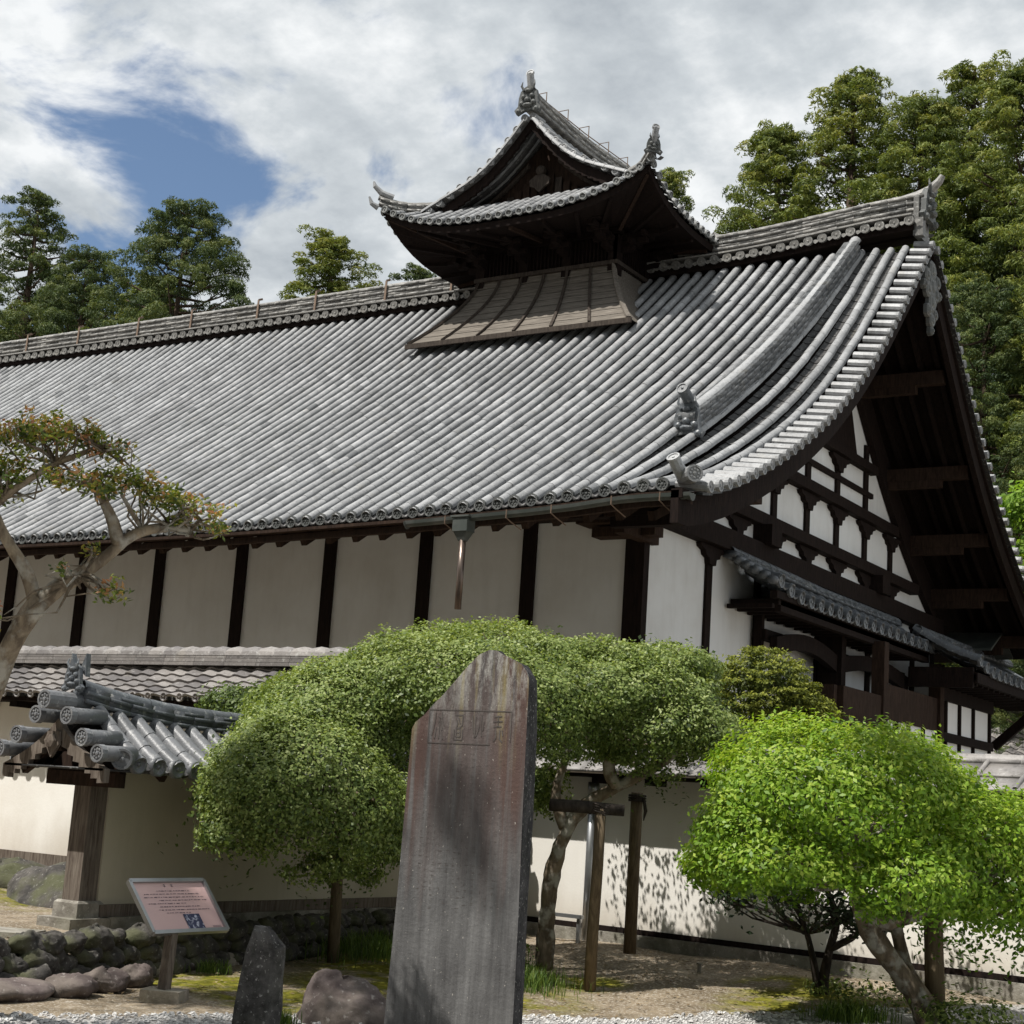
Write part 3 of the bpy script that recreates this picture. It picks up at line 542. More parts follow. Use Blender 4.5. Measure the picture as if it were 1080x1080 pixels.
# boat shaped bracket arms over the posts
for y, z in [(yy, 8.53) for yy in (26.6, 28.1)]+[(yy, 7.50) for yy in (25.07, 26.6, 28.1, 29.66)]+[(yy, 6.48) for yy in (23.55, 25.07, 26.6, 28.1, 29.66, 31.2)]+[(yy, 5.82) for yy in (22.55, 24.6, 26.4, 28.1, 29.8, 31.4, 33.0)]+[(yy, 7.5) for yy in (31.2,)]:
    m = MB(); w_ = .46
    o_ = [(-w_, 0), (w_, 0), (w_*.93, -.06), (w_*.62, -.10), (w_*.55, -.17), (w_*.3, -.2), (.11, -.3), (-.11, -.3), (-w_*.3, -.2), (-w_*.55, -.17), (-w_*.62, -.10), (-w_*.93, -.06)]
    m.prism([(WX+.0, y+a, z+b) for a, b in o_], (.10, 0, 0)); m.build('bracket_arm', W_DARK, HALL)
# curved timber following the slope on the gable wall
for q in (1, -1):
    m = MB(); yr = np.linspace(20.6, 27.2, 16)
    for j in range(15):
        a, b = yr[j], yr[j+1]; f_ = lambda y: (y if q == 1 else 2*YC-y)
        za, zb = float(surf(-9.3, a))-.75, float(surf(-9.3, b))-.75
        m.prism([(WX+.01, f_(a), za+.66), (WX+.01, f_(b), zb+.66), (WX+.01, f_(b), zb-.05), (WX+.01, f_(a), za-.05)], (.13, 0, 0))
    m.build('gable_rake_beam', W_DARK, HALL)
m = MB(); m.prism([(WX+.02, 25.6, 8.72), (WX+.02, 29.0, 8.72), (WX+.02, 28.3, 10.4), (WX+.02, 27.3, 11.6), (WX+.02, 26.3, 10.4)], (.06, 0, 0)); m.build('gable_top_boards', W_DARK, HALL)
for y in (24.5, 30.1):
    m = MB(); m.box(WX, WX+.35, y-.22, y+.22, 6.15, 6.5); m.build('bracket_block', W_DARK, HALL)
# corner bracket cluster under the eave
m = MB()
for dx, dz, w_ in ((0, 0, .5), (.25, .18, .7), (.45, .36, .9)):
    m.box(WX-.2-w_, WX+.35+dx, 20.0-dx*.6, 20.28, 5.55+dz, 5.7+dz); m.box(WX-.05, WX+.12, 20.3-w_*1.6, 20.6, 5.5+dz, 5.68+dz)
m.box(WX+.0, WX+1.95, 19.95, 20.15, 5.95, 6.2)
m.build('corner_bracket', W_BROWN, HALL)

# ---- pent roof on the gable
def pent(y0, y1, xw, xe, zt, zb, sag=0.06):
    t_ = MB(); e_ = MB(); k = int((y1-y0)/.42)
    for i in range(k+1):
        y = y0+(y1-y0)*i/k; f_ = np.linspace(0, 1, 12); up_ = .16*max(0, 1-(y-y0)/1.2)**2
        path = np.stack([xe+(xw-xe)*f_, np.full(12, y), zb+up_+(zt-zb)*(f_-.0)-sag*np.sin(np.pi*f_)], 1); P = resample(path, .25)
        sweep(t_, P, (0, 1, 0), half(.105*1.06), half(.105*.95), .02); disc(e_, P[0], (1, 0, 0), .12, 0, R_.uniform(.3, .8))
        P2 = P+V3((0, .21, -.02)); sweep(t_, P2, (0, 1, 0), panA*1.5, panB*1.5, .03, t1=.5)
    return t_, e_
t_, e_ = pent(23.25, 31.1, -10.62, -9.75, 5.62, 5.2)
# verge of the near end: stepped round tiles seen from the side
for i in range(6):
    f_ = i/5; x = -9.82-.75*f_; z = 5.34+.42*f_; t_.tube([(x, 23.3, z+.03), (x, 22.98, z)], .07, 8, tint=R_.uniform(.4, .9))
PENT = join([t_.build('pent_roof', T_DARK, HALL), e_.build('e', T_DARK, HALL)])
m = MB(); ridge(m, [(-10.55, 22.95, 5.72), (-10.55, 27, 5.64), (-10.55, 31.2, 5.64)], None, .12, 0, 2, .05, .09, .3); m.build('pent_ridge', T_DARK, PENT)
m = MB(); m.box(-10.7, -9.86, 23.4, 31.2, 5.0, 5.1); m.box(-10.0, -9.86, 23.5, 31.2, 4.9, 5.12); m.box(-9.93, -9.8, 23.2, 31.25, 5.08, 5.2)
for i in range(20): m.box(-10.7, -9.9, 23.25+.41*i, 23.34+.41*i, 4.93, 5.0)
m.build('pent_eave_boards', W_DARK, PENT)
# dark timber screen with curved tie beams under the pent roof
m = MB(); m.box(-10.66, -10.52, 24.28, 24.4, 3.0, 5.0); m.box(-10.66, -10.2, 27.2, 27.42, 0, 5.0); m.box(-10.62, -10.45, 24.3, 31.5, 4.55, 4.72); m.box(-10.62, -10.45, 24.3, 31.5, 3.75, 3.9); m.build('porch_frame', W_DARK, HALL)
for a, b in ((24.4, 27.2), (27.4, 31.2)):
    m = MB(); n = 12; up_ = [(-10.28, a+(b-a)*i/n, 4.6+.18*math.sin(math.pi*i/n)) for i in range(n+1)]; lo_ = [(-10.28, a+(b-a)*i/n, 4.3+.2*math.sin(math.pi*i/n)) for i in range(n+1)]
    m.prism(up_+lo_[::-1], (-.14, 0, 0)); m.build('rainbow_beam', W_DARK, HALL)
# projecting porch with its own tiled roof
m = MB(); m.box(-10.5, -9.8, 25.8, 25.95, 2.9, 3.95); m.box(-9.86, -9.7, 26.0, 28.0, 3.2, 3.95); m.box(-9.86, -9.72, 28.2, 31.4, 3.55, 4.2); m.box(-9.9, -9.66, 27.95, 28.2, 0, 4.95); m.box(-9.9, -9.66, 31.35, 31.6, 0, 4.9); m.box(-9.84, -9.74, 28.2, 31.4, 3.0, 3.2)
m.build('porch_boards', W_BROWN, HALL)
m = MB(); m.box(-9.84, -9.76, 28.25, 31.35, 3.2, 3.55); m.box(-9.84, -9.76, 31.6, 35.2, 2.4, 4.3); m.build('porch_plaster', P_GABLE, HALL)
m = MB()
for y in (28.9, 29.6, 30.5): m.box(-9.75, -9.71, y-.06, y+.06, 3.2, 3.55)
for y, z0, z1 in ((31.95, 2.4, 4.4), (32.9, 2.4, 4.4), (33.9, 2.4, 4.2), (35.15, 2.4, 4.2)): m.box(-9.76, -9.70, y-.04, y+.04, z0, z1)
m.box(-9.76, -9.68, 31.6, 35.3, 3.38, 3.56); m.box(-9.76, -9.68, 31.6, 35.3, 2.66, 2.8); m.box(-9.76, -9.68, 31.6, 35.3, 4.2, 4.5)
m.build('porch_posts', W_DARK, HALL)
t_, e_ = pent(31.0, 37.6, -10.1, -8.75, 5.42, 4.78, .08)
P2_ = join([t_.build('porch_roof', T_DARK, HALL), e_.build('e', T_DARK, HALL)])
m = MB(); ridge(m, [(-10.0, 30.9, 5.45), (-10.0, 34, 5.45), (-10.0, 37.7, 5.5)], None, .12, 0, 2, .05, .09, .3); m.build('porch_ridge', T_DARK, P2_)
m = MB(); m.box(-10.1, -8.85, 31.0, 37.6, 4.55, 4.66); m.box(-8.95, -8.82, 31.0, 37.6, 4.5, 4.7)
for i in range(16): m.box(-10.0, -8.9, 31.2+.41*i, 31.29+.41*i, 4.45, 4.55)
m.box(-10.2, -8.9, 30.95, 31.05, 4.4, 4.8); m.bar((-10.3, 37.55, 3.6), (-9.0, 37.55, 4.75), .14, .2); m.build('porch_eave_boards', W_DARK, P2_)
# small green copper gable roof behind the porch
m = MB(); m.prism([(-10.7, 34.4, 5.52), (-9.5, 34.4, 5.52), (-9.5, 35.3, 5.98), (-10.7, 35.3, 5.98)], (0, 0, .05)); m.prism([(-10.7, 36.2, 5.52), (-9.5, 36.2, 5.52), (-9.5, 35.31, 5.98), (-10.7, 35.31, 5.98)], (0, 0, .05)); m.build('copper_roof', M_COPPER, HALL)

# ================================================================== SMOKE TOWER
TX, TY = -16.1, 26.9; HWX, HWY = 3.14, 2.8
m = MB(); m.box(TX-1.6, TX+1.6, 25.7, 28.1, 9.5, 12.95)
for x in (TX-1.56, TX-.5, TX+.5, TX+1.56): m.box(x-.1, x+.1, 25.62, 25.72, 11.9, 12.95)
for y in (25.72, 26.9, 28.05): m.box(TX+1.58, TX+1.68, y-.1, y+.1, 11.9, 12.95)
m.box(TX-1.75, TX+1.75, 25.58, 25.72, 12.72, 12.86); m.box(TX+1.58, TX+1.72, 25.6, 28.1, 12.72, 12.86)
for i in range(34):
    x = TX-1.45+.088*i; m.box(x, x+.03, 25.66, 25.70, 12.1, 12.7)
for i in range(22): y = 25.85+.09*i; m.box(TX+1.6, TX+1.64, y, y+.03, 12.1, 12.7)
TOW = m.build('smoke_tower', W_DARK, HALL)
# brackets under the tower eave
for q in [(TX+a, 25.7, 0, -1) for a in (-1.5, -.5, .5, 1.5)]+[(TX+1.6, b, 1, 0) for b in (25.8, 26.9, 28.0)]+[(TX-1.6, b, -1, 0) for b in (25.8, 26.9, 28.0)]:
    m = MB(); x, y, dx, dy = q
    for s_, l in ((0, .35), (.13, .62), (.26, .9)):
        m.bar((x, y, 12.42+s_), (x+dx*l, y+dy*l, 12.46+s_), .13, .11); m.bar((x+dx*l-dy*.22, y+dy*l-dx*.22, 12.55+s_), (x+dx*l+dy*.22, y+dy*l+dx*.22, 12.55+s_), .1, .09)
    m.build('eave_bracket', W_DARK, TOW)
# tower roof surfaces
def upl(t): return .62*np.clip(np.abs(t), 0, 1)**3.2
GU = np.array([0, .3, .6, .95, 1.3, 1.8, 2.2, 2.6, 3.14]); GZ = np.array([15.16, 14.80, 14.48, 14.16, 13.94, 13.68, 13.47, 13.21, 12.84])
def tsz(u, y):      # side slope height at |x - TX| = u, eave direction y
    return np.interp(u, GU, GZ)+upl((np.asarray(y)-TY)/HWY)*np.clip((u-1.2)/1.94, 0, 1)**1.5
def tfz(d, x):      # front hip slope, d = distance in from the eave
    return np.interp(3.14-d, GU, GZ)+upl((np.asarray(x)-TX)/HWX)*np.clip((3.14-d-1.2)/1.94, 0, 1)**1.5
tr = MB(); tp = MB(); te = MB()
GY0 = 24.72; GY1 = 2*TY-GY0
for q in (1, -1):
    ys = np.arange(TY-HWY+.13, TY+HWY, .236)
    for y in ys:
        d = min(y-(TY-HWY), TY+HWY-y)
        umin = .1 if GY0-.02 <= y <= GY1+.02 else max(3.14-d, 0)
        for off, kind in ((0, 0), (.118, 1)):
            u_ = np.linspace(3.14, umin, 24); P = resample(np.stack([TX+q*u_, np.full(24, y+off), tsz(u_, y+off)], 1), .24)
            if kind == 0:
                sweep(tr, P, (0, 1, 0), half(.064*1.05), half(.064*.95), .014); disc(te, P[0]+V3((q*.01, 0, .01)), (q, 0, 0), .076, 0, R_.uniform(.2, .9))
            else: sweep(tp, P, (0, 1, 0), panA*.82, panB*.82, .02)
for q in (1, -1):
    for x in np.arange(TX-HWX+.13, TX+HWX, .236):
        d = min(x-(TX-HWX), TX+HWX-x); dm_ = min(d, 1.05)
        for off, kind in ((0, 0), (.118, 1)):
            dd = np.linspace(0, max(dm_, .12), 14); P = resample(np.stack([np.full(14, x+off), (TY-HWY+dd) if q == 1 else (TY+HWY-dd), tfz(dd, x+off)], 1), .22)
            if kind == 0:
                sweep(tr, P, (1, 0, 0), half(.064*1.05), half(.064*.95), .014); disc(te, P[0]+V3((0, -q*.01, .01)), (0, -q, 0), .076, 0, R_.uniform(.5, 1))
            else: sweep(tp, P, (1, 0, 0), panA*.82, panB*.82, .02)
TR = join([tr.build('tower_roof', T_ROOF, TOW, True), te.build('e', T_TEND, TOW)]); tp.build('tower_pan_tiles', T_PAN, TOW)
# verge tiles along the two rakes of each tower gable
m = MB()
for gy, dy in ((GY0, -1), (GY1, 1)):
    for q in (1, -1):
        us = np.linspace(.1, 2.3, 60); P = resample(np.stack([TX+q*us, np.full(60, gy), tsz(us, TY)], 1), .285)
        for p in P: m.tube([p+V3((0, -dy*.34, .07)), p+V3((0, dy*.05, .06))], .066, 9, tint=R_.uniform(.4, .9)); disc(m, p+V3((0, dy*.06, .05)), (0, dy, 0), .078, 0, R_.uniform(.3, .6))
        P = resample(np.stack([TX+q*us, np.full(60, gy-dy*.40), tsz(us, TY)+.01], 1), .26)
        sweep(m, P[::-1], (0, 1, 0), half(.085), half(.078), .012)
m.build('tower_verge_tiles', T_ROOF, TOW)
# gable: dark recessed boards, barge boards, bright planks
for gy, dy in ((GY0, -1), (GY1, 1)):
    m = MB()
    m.prism([(TX-2.1, gy-dy*.72, 13.42), (TX+2.1, gy-dy*.72, 13.42), (TX+1.2, gy-dy*.72, 13.85), (TX, gy-dy*.72, 14.9), (TX-1.2, gy-dy*.72, 13.85)], (0, .06, 0)); m.bar((TX-1.7, gy-dy*.66, 13.47), (TX+1.7, gy-dy*.66, 13.47), .1, .12)
    m.build('tower_gable_boards', W_BROWN, TOW)
    for q in (1, -1):
        m = MB(); us = np.linspace(0, 2.35, 18)
        for j in range(17):
            f_ = lambda u, dz: V3((TX+q*u, gy-dy*.06, float(tsz(u, TY))-.05-dz)); m.prism([f_(us[j], 0), f_(us[j+1], 0), f_(us[j+1], .2), f_(us[j], .24)], (0, .07*-dy, 0))
        m.build('tower_barge_board', W_DARK, TOW)
        m = MB(); us = np.linspace(.35, 1.75, 12)
        for j in range(11):
            f_ = lambda u, dz: V3((TX+q*u, gy-dy*.6, 13.52+(14.42-13.52)*((1.8-u)/1.45)**1.5-dz)); m.prism([f_(us[j], 0), f_(us[j+1], 0), f_(us[j+1], .07), f_(us[j], .09)], (0, .07*-dy, 0))
        m.build('gable_inner_board', W_BATTEN, TOW)
for i, x in enumerate(np.arange(-1.35, 1.5, .19)):
    m = MB(); h = 14.25-abs(x)*.62; m.box(TX+x-.075, TX+x+.075, GY0+.655, GY0+.675, 13.5, max(h, 13.62)); m.build('gable_plank', W_BATTEN if i in (2, 3, 9) else W_BROWN, TOW)
m = MB(); m.loft([[V3((TX+.0+math.cos(t)*r, GY0+o, 14.18+math.sin(t)*r)) for t in [2*math.pi*k/12 for k in range(12)]] for r, o in ((.08, .65), (.11, .56), (.10, .5), (.03, .46))]); 
m.prism([(TX-.22, GY0+.5, 13.86), (TX-.12, GY0+.5, 13.82), (TX, GY0+.5, 13.70), (TX+.12, GY0+.5, 13.82), (TX+.22, GY0+.5, 13.86), (TX+.24, GY0+.5, 13.98), (TX+.10, GY0+.5, 14.08), (TX-.10, GY0+.5, 14.08), (TX-.24, GY0+.5, 13.98)], (0, .05, 0)); m.build('tower_gable_pendant', W_BATTEN, TOW)
# tower ridge, hip ridges and their ornaments
m = MB(); yy = np.linspace(GY0-.02, GY1, 30); ridge(m, np.stack([np.full(30, TX), yy, 15.17+.12*((yy-TY)/2.2)**2], 1), None, .15, 0, 6, .055, .1, .3, t0=.3, t1=1); m.build('tower_ridge', T_RIDGE, TOW)
m = MB()
for y in np.linspace(25.1, 28.6, 5):
    m.tube([(TX-.12, y, 15.5), (TX-.12, y, 15.78), (TX+.12, y, 15.78), (TX+.12, y, 15.5)], .012, 5)
m.tube([(TX, 24.9, 15.68), (TX, TY, 15.66), (TX, 28.9, 15.72)], .012, 5); m.build('lightning_wire', M_WIRE, TOW)
ogre('tower_ornament', (TX, GY0-.08, 15.42), (0, -1, 0), .5, TOW); ogre('tower_ornament', (TX, GY1+.08, 15.42), (0, 1, 0), .5, TOW)
m = MB(); m.tube([(TX, GY0+.15, 15.55), (TX, GY0-.02, 15.72), (TX, GY0-.1, 16.0)], [.09, .08, .075], 10, tint=.6); disc(m, (TX, GY0-.12, 16.02), (0, -.9, .4), .085, 0, .9); m.build('tower_horn', T_ROOF, TOW)
for qx in (1, -1):
    for qy in (1, -1):
        m = MB(); d = np.linspace(.95, -.02, 10); Z = tfz(np.clip(d, 0, 3), TX+qx*(HWX-d))+.03
        P = np.stack([TX+qx*(HWX-d), TY-qy*(HWY-d), Z], 1); ridge(m, P, None, .085, 0, 3, .05, .075, .2, t0=.3, t1=.9); m.build('hip_ridge', T_RIDGE, TOW)
        c = P[-1]; dd = V3((qx, -qy, 0))/1.414
        if not (qx == -1 and qy == 1):
            ogre('hip_ornament', c+dd*.05+V3((0, 0, .16)), dd, .29, TOW); m = MB(); m.tube([c+V3((0, 0, .22)), c+dd*.1+V3((0, 0, .34)), c+dd*.16+V3((0, 0, .48))], [.07, .065, .06], 8, tint=.6); disc(m, c+dd*.17+V3((0, 0, .50)), dd+V3((0, 0, .5)), .072, 0, .7); m.build('hip_horn', T_ROOF, TOW)
        else:
            m = MB(); m.tube([c-dd*.3+V3((0, 0, .2)), c-dd*.05+V3((0, 0, .27)), c+dd*.1+V3((0, 0, .4)), c+dd*.13+V3((0, 0, .5))], [.08, .07, .05, .02], 8, tint=.6); m.tube([c+V3((0, 0, -.05)), c+dd*.14+V3((0, 0, .02)), c+dd*.2+V3((0, 0, .16))], [.07, .05, .02], 8, tint=.4); m.build('hip_horn', T_ROOF, TOW)
# soffit of the tower eave: boards falling to the body, rafters, fascia
m = MB(); K = 16
def edge(t, inset=0.0, dz=0.0):
    s4 = t*4; k = int(s4) % 4; f_ = s4-int(s4); cs = [(-1, -1), (1, -1), (1, 1), (-1, 1)]; a, b = cs[k], cs[(k+1) % 4]; x = a[0]+(b[0]-a[0])*f_; y = a[1]+(b[1]-a[1])*f_
    px = TX+x*(HWX-inset); py = TY+y*(HWY-inset); z = 12.83+max(float(upl(x)) if abs(abs(y)-1) < 1e-6 else 0, float(upl(y)) if abs(abs(x)-1) < 1e-6 else 0); return V3((px, py, z+dz))
n = 64; r0 = [edge(i/n, .08, -.07) for i in range(n)]; r1 = [edge(i/n, .10, -.2) for i in range(n)]
r2 = [V3((TX+(p[0]-TX)*.62, TY+(p[1]-TY)*.56, 12.80)) for p in r0]; r3 = [V3((TX+(p[0]-TX)*.5, TY+(p[1]-TY)*.43, 12.9)) for p in r0]; r00 = [edge(i/n, .3, -.02) for i in range(n)]
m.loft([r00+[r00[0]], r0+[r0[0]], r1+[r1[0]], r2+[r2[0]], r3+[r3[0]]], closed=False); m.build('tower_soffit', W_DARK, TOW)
for i in range(n):
    if i % 2: continue
    p = edge(i/n, .16, -.22); q_ = V3((TX+(p[0]-TX)*.6, TY+(p[1]-TY)*.55, 12.74)); m = MB(); m.bar(p, q_, .07, .08); m.build('tower_rafter', W_BROWN if i % 8 == 0 else W_DARK, TOW)
for a, b in ((0, .25), (.25, .5), (.5, .75), (.75, 1)):
    m = MB()
    for i in range(16):
        t0_, t1_ = a+(b-a)*i/16, a+(b-a)*(i+1)/16-1e-9; m.bar(edge(t0_, .14, -.13), edge(t1_, .14, -.13), .06, .07, tint=.4)
    m.build('tower_fascia', W_BROWN, TOW)
# flared plank skirt below the tower
def sk(x, y0, zt, zb, f_):   # f_ 0 top .. 1 bottom, outward flare
    return y0
n = 10; fr = np.linspace(0, 1, n)
fl = .98*(fr**1.5); zt, zb = 12.12, 10.62; zs = zt+(zb-zt)*fr
m = MB()
def ring(i, o=0.0): return [V3((TX-1.6-fl[i]-o, 25.66-fl[i]*.98-o, zs[i])), V3((TX+1.6+fl[i]*.93+o, 25.66-fl[i]*.98-o, zs[i]))]
for i in range(n-1):
    a, b = ring(i), ring(i+1); m.add([a[0], a[1], b[1]+V3((0, -.012, .0)), b[0]+V3((0, -.012, .0))], [(0, 3, 2, 1)], R_.random())
    for q in (0, 1):      # side faces run back to the roof
        pa, pb = a[q], b[q]; s_ = 1 if q else -1
        m.add([pa, pb, pb+V3((0, 1.0+(n-1-i-1)*.16, 0)), pa+V3((0, 1.0+(n-1-i)*.16, 0))], [(0, 1, 2, 3)], R_.random())
SK = m.build('tower_skirt', W_PLANK, TOW)
for k in range(7):
    f_ = k/6; m = MB()
    for i in range(n-1):
        a, b = ring(i), ring(i+1); p = a[0]+(a[1]-a[0])*f_; q_ = b[0]+(b[1]-b[0])*f_; m.bar(p+V3((0, -.02, .01)), q_+V3((0, -.02, .01)), .055 if 0 < k < 6 else .09, .05, tint=.5)
    m.build('skirt_batten', W_BATTEN if k < 6 else W_PLANK, TOW)
m = MB(); a, b = ring(n-1); m.bar(a+V3((-.05, -.02, -.05)), b+V3((.06, -.02, -.05)), .05, .1); a, b = ring(0); m.bar(a+V3((-.08, -.03, .03)), b+V3((.08, -.03, .03)), .08, .08); m.bar(b+V3((.05, -.04, .03)), b+V3((.05, 2.3, .03)), .08, .08); m.build('skirt_rails', W_BATTEN, TOW)

# ================================================================== GARDEN WALLS
def wave(w, k=7, amp=.028):     # S-shaped flat tile
    s = np.linspace(-w/2, w/2, k); return np.stack([s, amp*np.sin((s/w+.5)*2*math.pi*.9+.6)+.01], 1)
def walltiles(mb, a, b, out, zt, ze, ov, pitch=.25, step=.2, amp=.026):
    """tiles on one slope of a wall roof; a, b = ends of the ridge line (x, y), out = outward unit vector"""
    a, b, out = np.array(a, float), np.array(b, float), np.array(out, float); L = np.linalg.norm(b-a); d = (b-a)/L; n = int(L/pitch)
    for i in range(n):
        c = a+d*(i+.5)*L/n; f_ = np.linspace(0, 1, 6)
        path = np.stack([c[0]+out[0]*ov*(1-f_), c[1]+out[1]*ov*(1-f_), ze+(zt-ze)*f_-.04*np.sin(np.pi*f_)], 1)
        P = resample(path, step); pr = wave(L/n, 7, amp); sweep(mb, P, (d[0], d[1], 0), pr+np.array([0, .016]), pr-np.array([0, .012]), .03, var=.4)
        p = P[0]; disc(mb, p+V3((d[0]*.06, d[1]*.06, -.0)), (out[0], out[1], 0), .05, 0, R_.random(), .02)
def plinth_stones(mb, a, b, z0, z1, depth, n):
    a, b = V3(a), V3(b)
    for i in range(n):
        p, q = a+(b-a)*i/n, a+(b-a)*(i+1)/n; mb.bar(p+V3((0, 0, (z0+z1)/2)), q*.995+p*.005+V3((0, 0, (z0+z1)/2)), depth*R_.uniform(.96, 1.04), (z1-z0)*.99, tint=R_.random())
# --- far wall, parallel to the hall, left of the gate wall
FW = root('garden_wall', (-16, 13.2, 0), 'tall plastered garden wall with brownish scalloped tile roof running in front of the hall at left', 'wall')
m = MB(); m.box(-26, -10.62, 12.98, 13.4, .5, 2.72); m.build('wall_panel', P_STAIN, FW)
m = MB(); m.box(-26, -10.6, 12.95, 13.43, .48, .66); m.build('wall_sill', W_GREY, FW)
m = MB(); plinth_stones(m, (-26, 13.2, 0), (-10.6, 13.2, 0), .1, .48, .62, 16); m.build('wall_plinth', M_STONE, FW)
m = MB(); walltiles(m, (-26, 13.2), (-10.2, 13.2), (0, -1), 2.92, 2.48, .72, .235, .135, .013); walltiles(m, (-26, 13.2), (-10.2, 13.2), (0, 1), 2.92, 2.48, .72, .3, .3); WR = m.build('wall_roof', T_WALL, FW)
m = MB(); m.box(-26, -10.2, 12.58, 13.82, 2.40, 2.45)
for i in range(22): m.box(-25.8+.72*i, -25.68+.72*i, 12.62, 13.8, 2.33, 2.40)
m.build('wall_roof_boards', W_DARK, FW)
m = MB(); P = np.array([(-26, 13.2, 2.9), (-10.2, 13.2, 2.9)], float)
for k in range(3): 
    for i in range(34): m.box(-26+.465*i, -26+.465*(i+1)-.004, 13.2-.17+.012*k, 13.2+.17-.012*k, 2.885+.042*k, 2.922+.042*k, R_.uniform(.4, 1))
for i in range(67):   # overlapping saddle tiles on top
    x = -26+.236*i; rg = [[V3((x+dx, 13.2+math.cos(t)*.15, 3.0+math.sin(t)*r)) for t in np.linspace(0, math.pi, 8)] for dx, r in ((0, .10), (.10, .115), (.2, .10), (.245, .07))]
    m.loft(rg, closed=False, tint=R_.uniform(.3, 1))
m.build('wall_ridge', T_WALL, FW)
# --- gate side wall running back to the hall, ending in a roofed timber post
GW = root('garden_wall', (-10.35, 10, 0), 'shaded cream garden wall ending in a timber post under a curved dark tiled roof', 'wall')
XW = -10.42
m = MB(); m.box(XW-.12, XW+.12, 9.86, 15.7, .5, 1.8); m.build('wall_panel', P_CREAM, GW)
m = MB(); m.box(XW-.16, XW+.16, 9.86, 15.75, .41, .51, .3); m.build('wall_sill', W_GREY, GW)
m = MB(); plinth_stones(m, (XW, 9.95, 0), (XW, 15.8, 0), .05, .41, .42, 8); m.build('wall_plinth', M_STONE, GW)
m = MB(); m.box(XW-.10, XW+.10, 9.66, 9.86, .53, 1.72); PO = m.build('gate_post', W_GREY, GW)
m = MB(); m.loft([[V3((XW+a*w, 9.76+b*w, z)) for a, b in ((-1, -1), (1, -1), (1, 1), (-1, 1))] for z, w in ((.40, .15), (.52, .145), (.54, .125))]); m.box(XW-.2, XW+.2, 9.5, 10.02, .12, .40); m.build('post_base', M_STONE, GW)
m = MB(); m.box(XW-.42, XW+.42, 9.62, 9.74, 1.50, 1.62); m.bar((XW, 9.3, 1.86), (XW, 15.7, 1.84), .14, .16)
m.prism([(XW-.45, 9.64, 1.62), (XW+.45, 9.64, 1.62), (XW+.1, 9.64, 1.92), (XW-.1, 9.64, 1.92)], (0, .08, 0))
for i in range(9): m.bar((XW+.46, 9.4+.75*i, 1.60), (XW+.02, 9.4+.75*i, 1.88), .06, .06); m.bar((XW-.46, 9.4+.75*i, 1.60), (XW-.02, 9.4+.75*i, 1.88), .06, .06)
m.build('roof_frame', W_BROWN, GW)
for q in (1, -1):
    m = MB(); fs = np.linspace(0, 1, 9)
    def bz(f_): return 2.05-.40*f_**.8-(.02*math.sin(math.pi*f_))
    for j in range(8):
        f0, f1 = fs[j], fs[j+1]; m.prism([(XW+q*.62*f0, 9.3, bz(f0)), (XW+q*.62*f1, 9.3, bz(f1)), (XW+q*.62*f1, 9.3, bz(f1)-.11), (XW+q*.62*f0, 9.3, bz(f0)-.15)], (0, .06, 0))
    m.build('barge_board', W_GREY, GW)
m = MB(); m.prism([(XW-.08, 9.26, 1.83), (XW, 9.26, 1.72), (XW+.08, 9.26, 1.83), (XW+.07, 9.26, 1.94), (XW-.07, 9.26, 1.94)], (0, .03, 0)); m.loft([[V3((XW+math.cos(t)*r, 9.255+o, 1.86+math.sin(t)*r)) for t in [k*math.pi/3 for k in range(6)]] for r, o in ((.06, 0), (.06, -.03), (.02, -.04))]); m.build('pendant', W_GREY, GW)
m = MB(); e_ = MB(); b_ = MB()
def gzr(y): return .15*max(0, 1-(y-9.3)/1.8)**2       # ridge rises toward the open end
for q in (1, -1):
    for i in range(29):
        y = 9.66+.232*i; f_ = np.linspace(0, 1, 10); P = resample(np.stack([XW+q*(.64-.56*f_), np.full(10, y), 1.68+.36*f_**1.15+gzr(y)*(.3+.7*f_)], 1), .27)
        sweep(m, P, (0, 1, 0), half(.07*1.03), half(.07*.97), .014); disc(m, P[0]+V3((q*.012, 0, .0)), (q, 0, 0), .084, 0, R_.uniform(.1, .5))
        P2 = P+V3((0, .112, -.02)); sweep(b_, P2, (0, 1, 0), panA*.8, panB*.8, .03)
    for ox, oz in ((.19, 2.075), (.40, 1.90), (.60, 1.775)):      # gable end tiles facing out
        x = XW+q*ox; z = oz
        m.tube([(x, 9.22, z), (x, 9.62, z+.01)], .068, 14, tint=R_.uniform(.3, .8)); disc(e_, (x, 9.21, z), (0, -1, 0), .076, 8, .75, .06)
    disc(e_, (XW+q*.68, 9.42, 1.74), (q*.6, -.8, 0), .088, 0, .3, .2)
disc(e_, (XW, 9.12, 2.20), (0, -1, 0), .080, 8, .75, .3); m.tube([(XW, 9.14, 2.20), (XW, 9.6, 2.20)], .072, 14, tint=.5)
b_.box(XW-.60, XW+.60, 9.3, 15.7, 1.635, 1.655, .1)
GR = join([m.build('wall_roof', T_BLUE, GW, True), e_.build('e', T_BLUE, GW)]); b_.build('pan_tiles', T_PAN, GR)
m = MB(); yy = np.linspace(9.5, 15.7, 30); ridge(m, np.stack([np.full(30, XW), yy, 2.07+np.array([gzr(y) for y in yy])*1.1], 1), None, .10, 0, 4, .036, .07, .27, t0=.2, t1=.7); m.build('wall_ridge', T_DARK, GR)
ogre('ridge_ornament', (XW, 9.42, 2.40), (0, -1, 0), .21, GR, T_DARK)
m = MB(); 
for q in (-1, 1): m.prism([(XW+q*.03, 9.45, 2.48), (XW+q*.11, 9.45, 2.42), (XW+q*.09, 9.45, 2.62), (XW+q*.055, 9.45, 2.54)], (0, .05, 0), .4)
m.build('ornament_fins', T_DARK, GR)
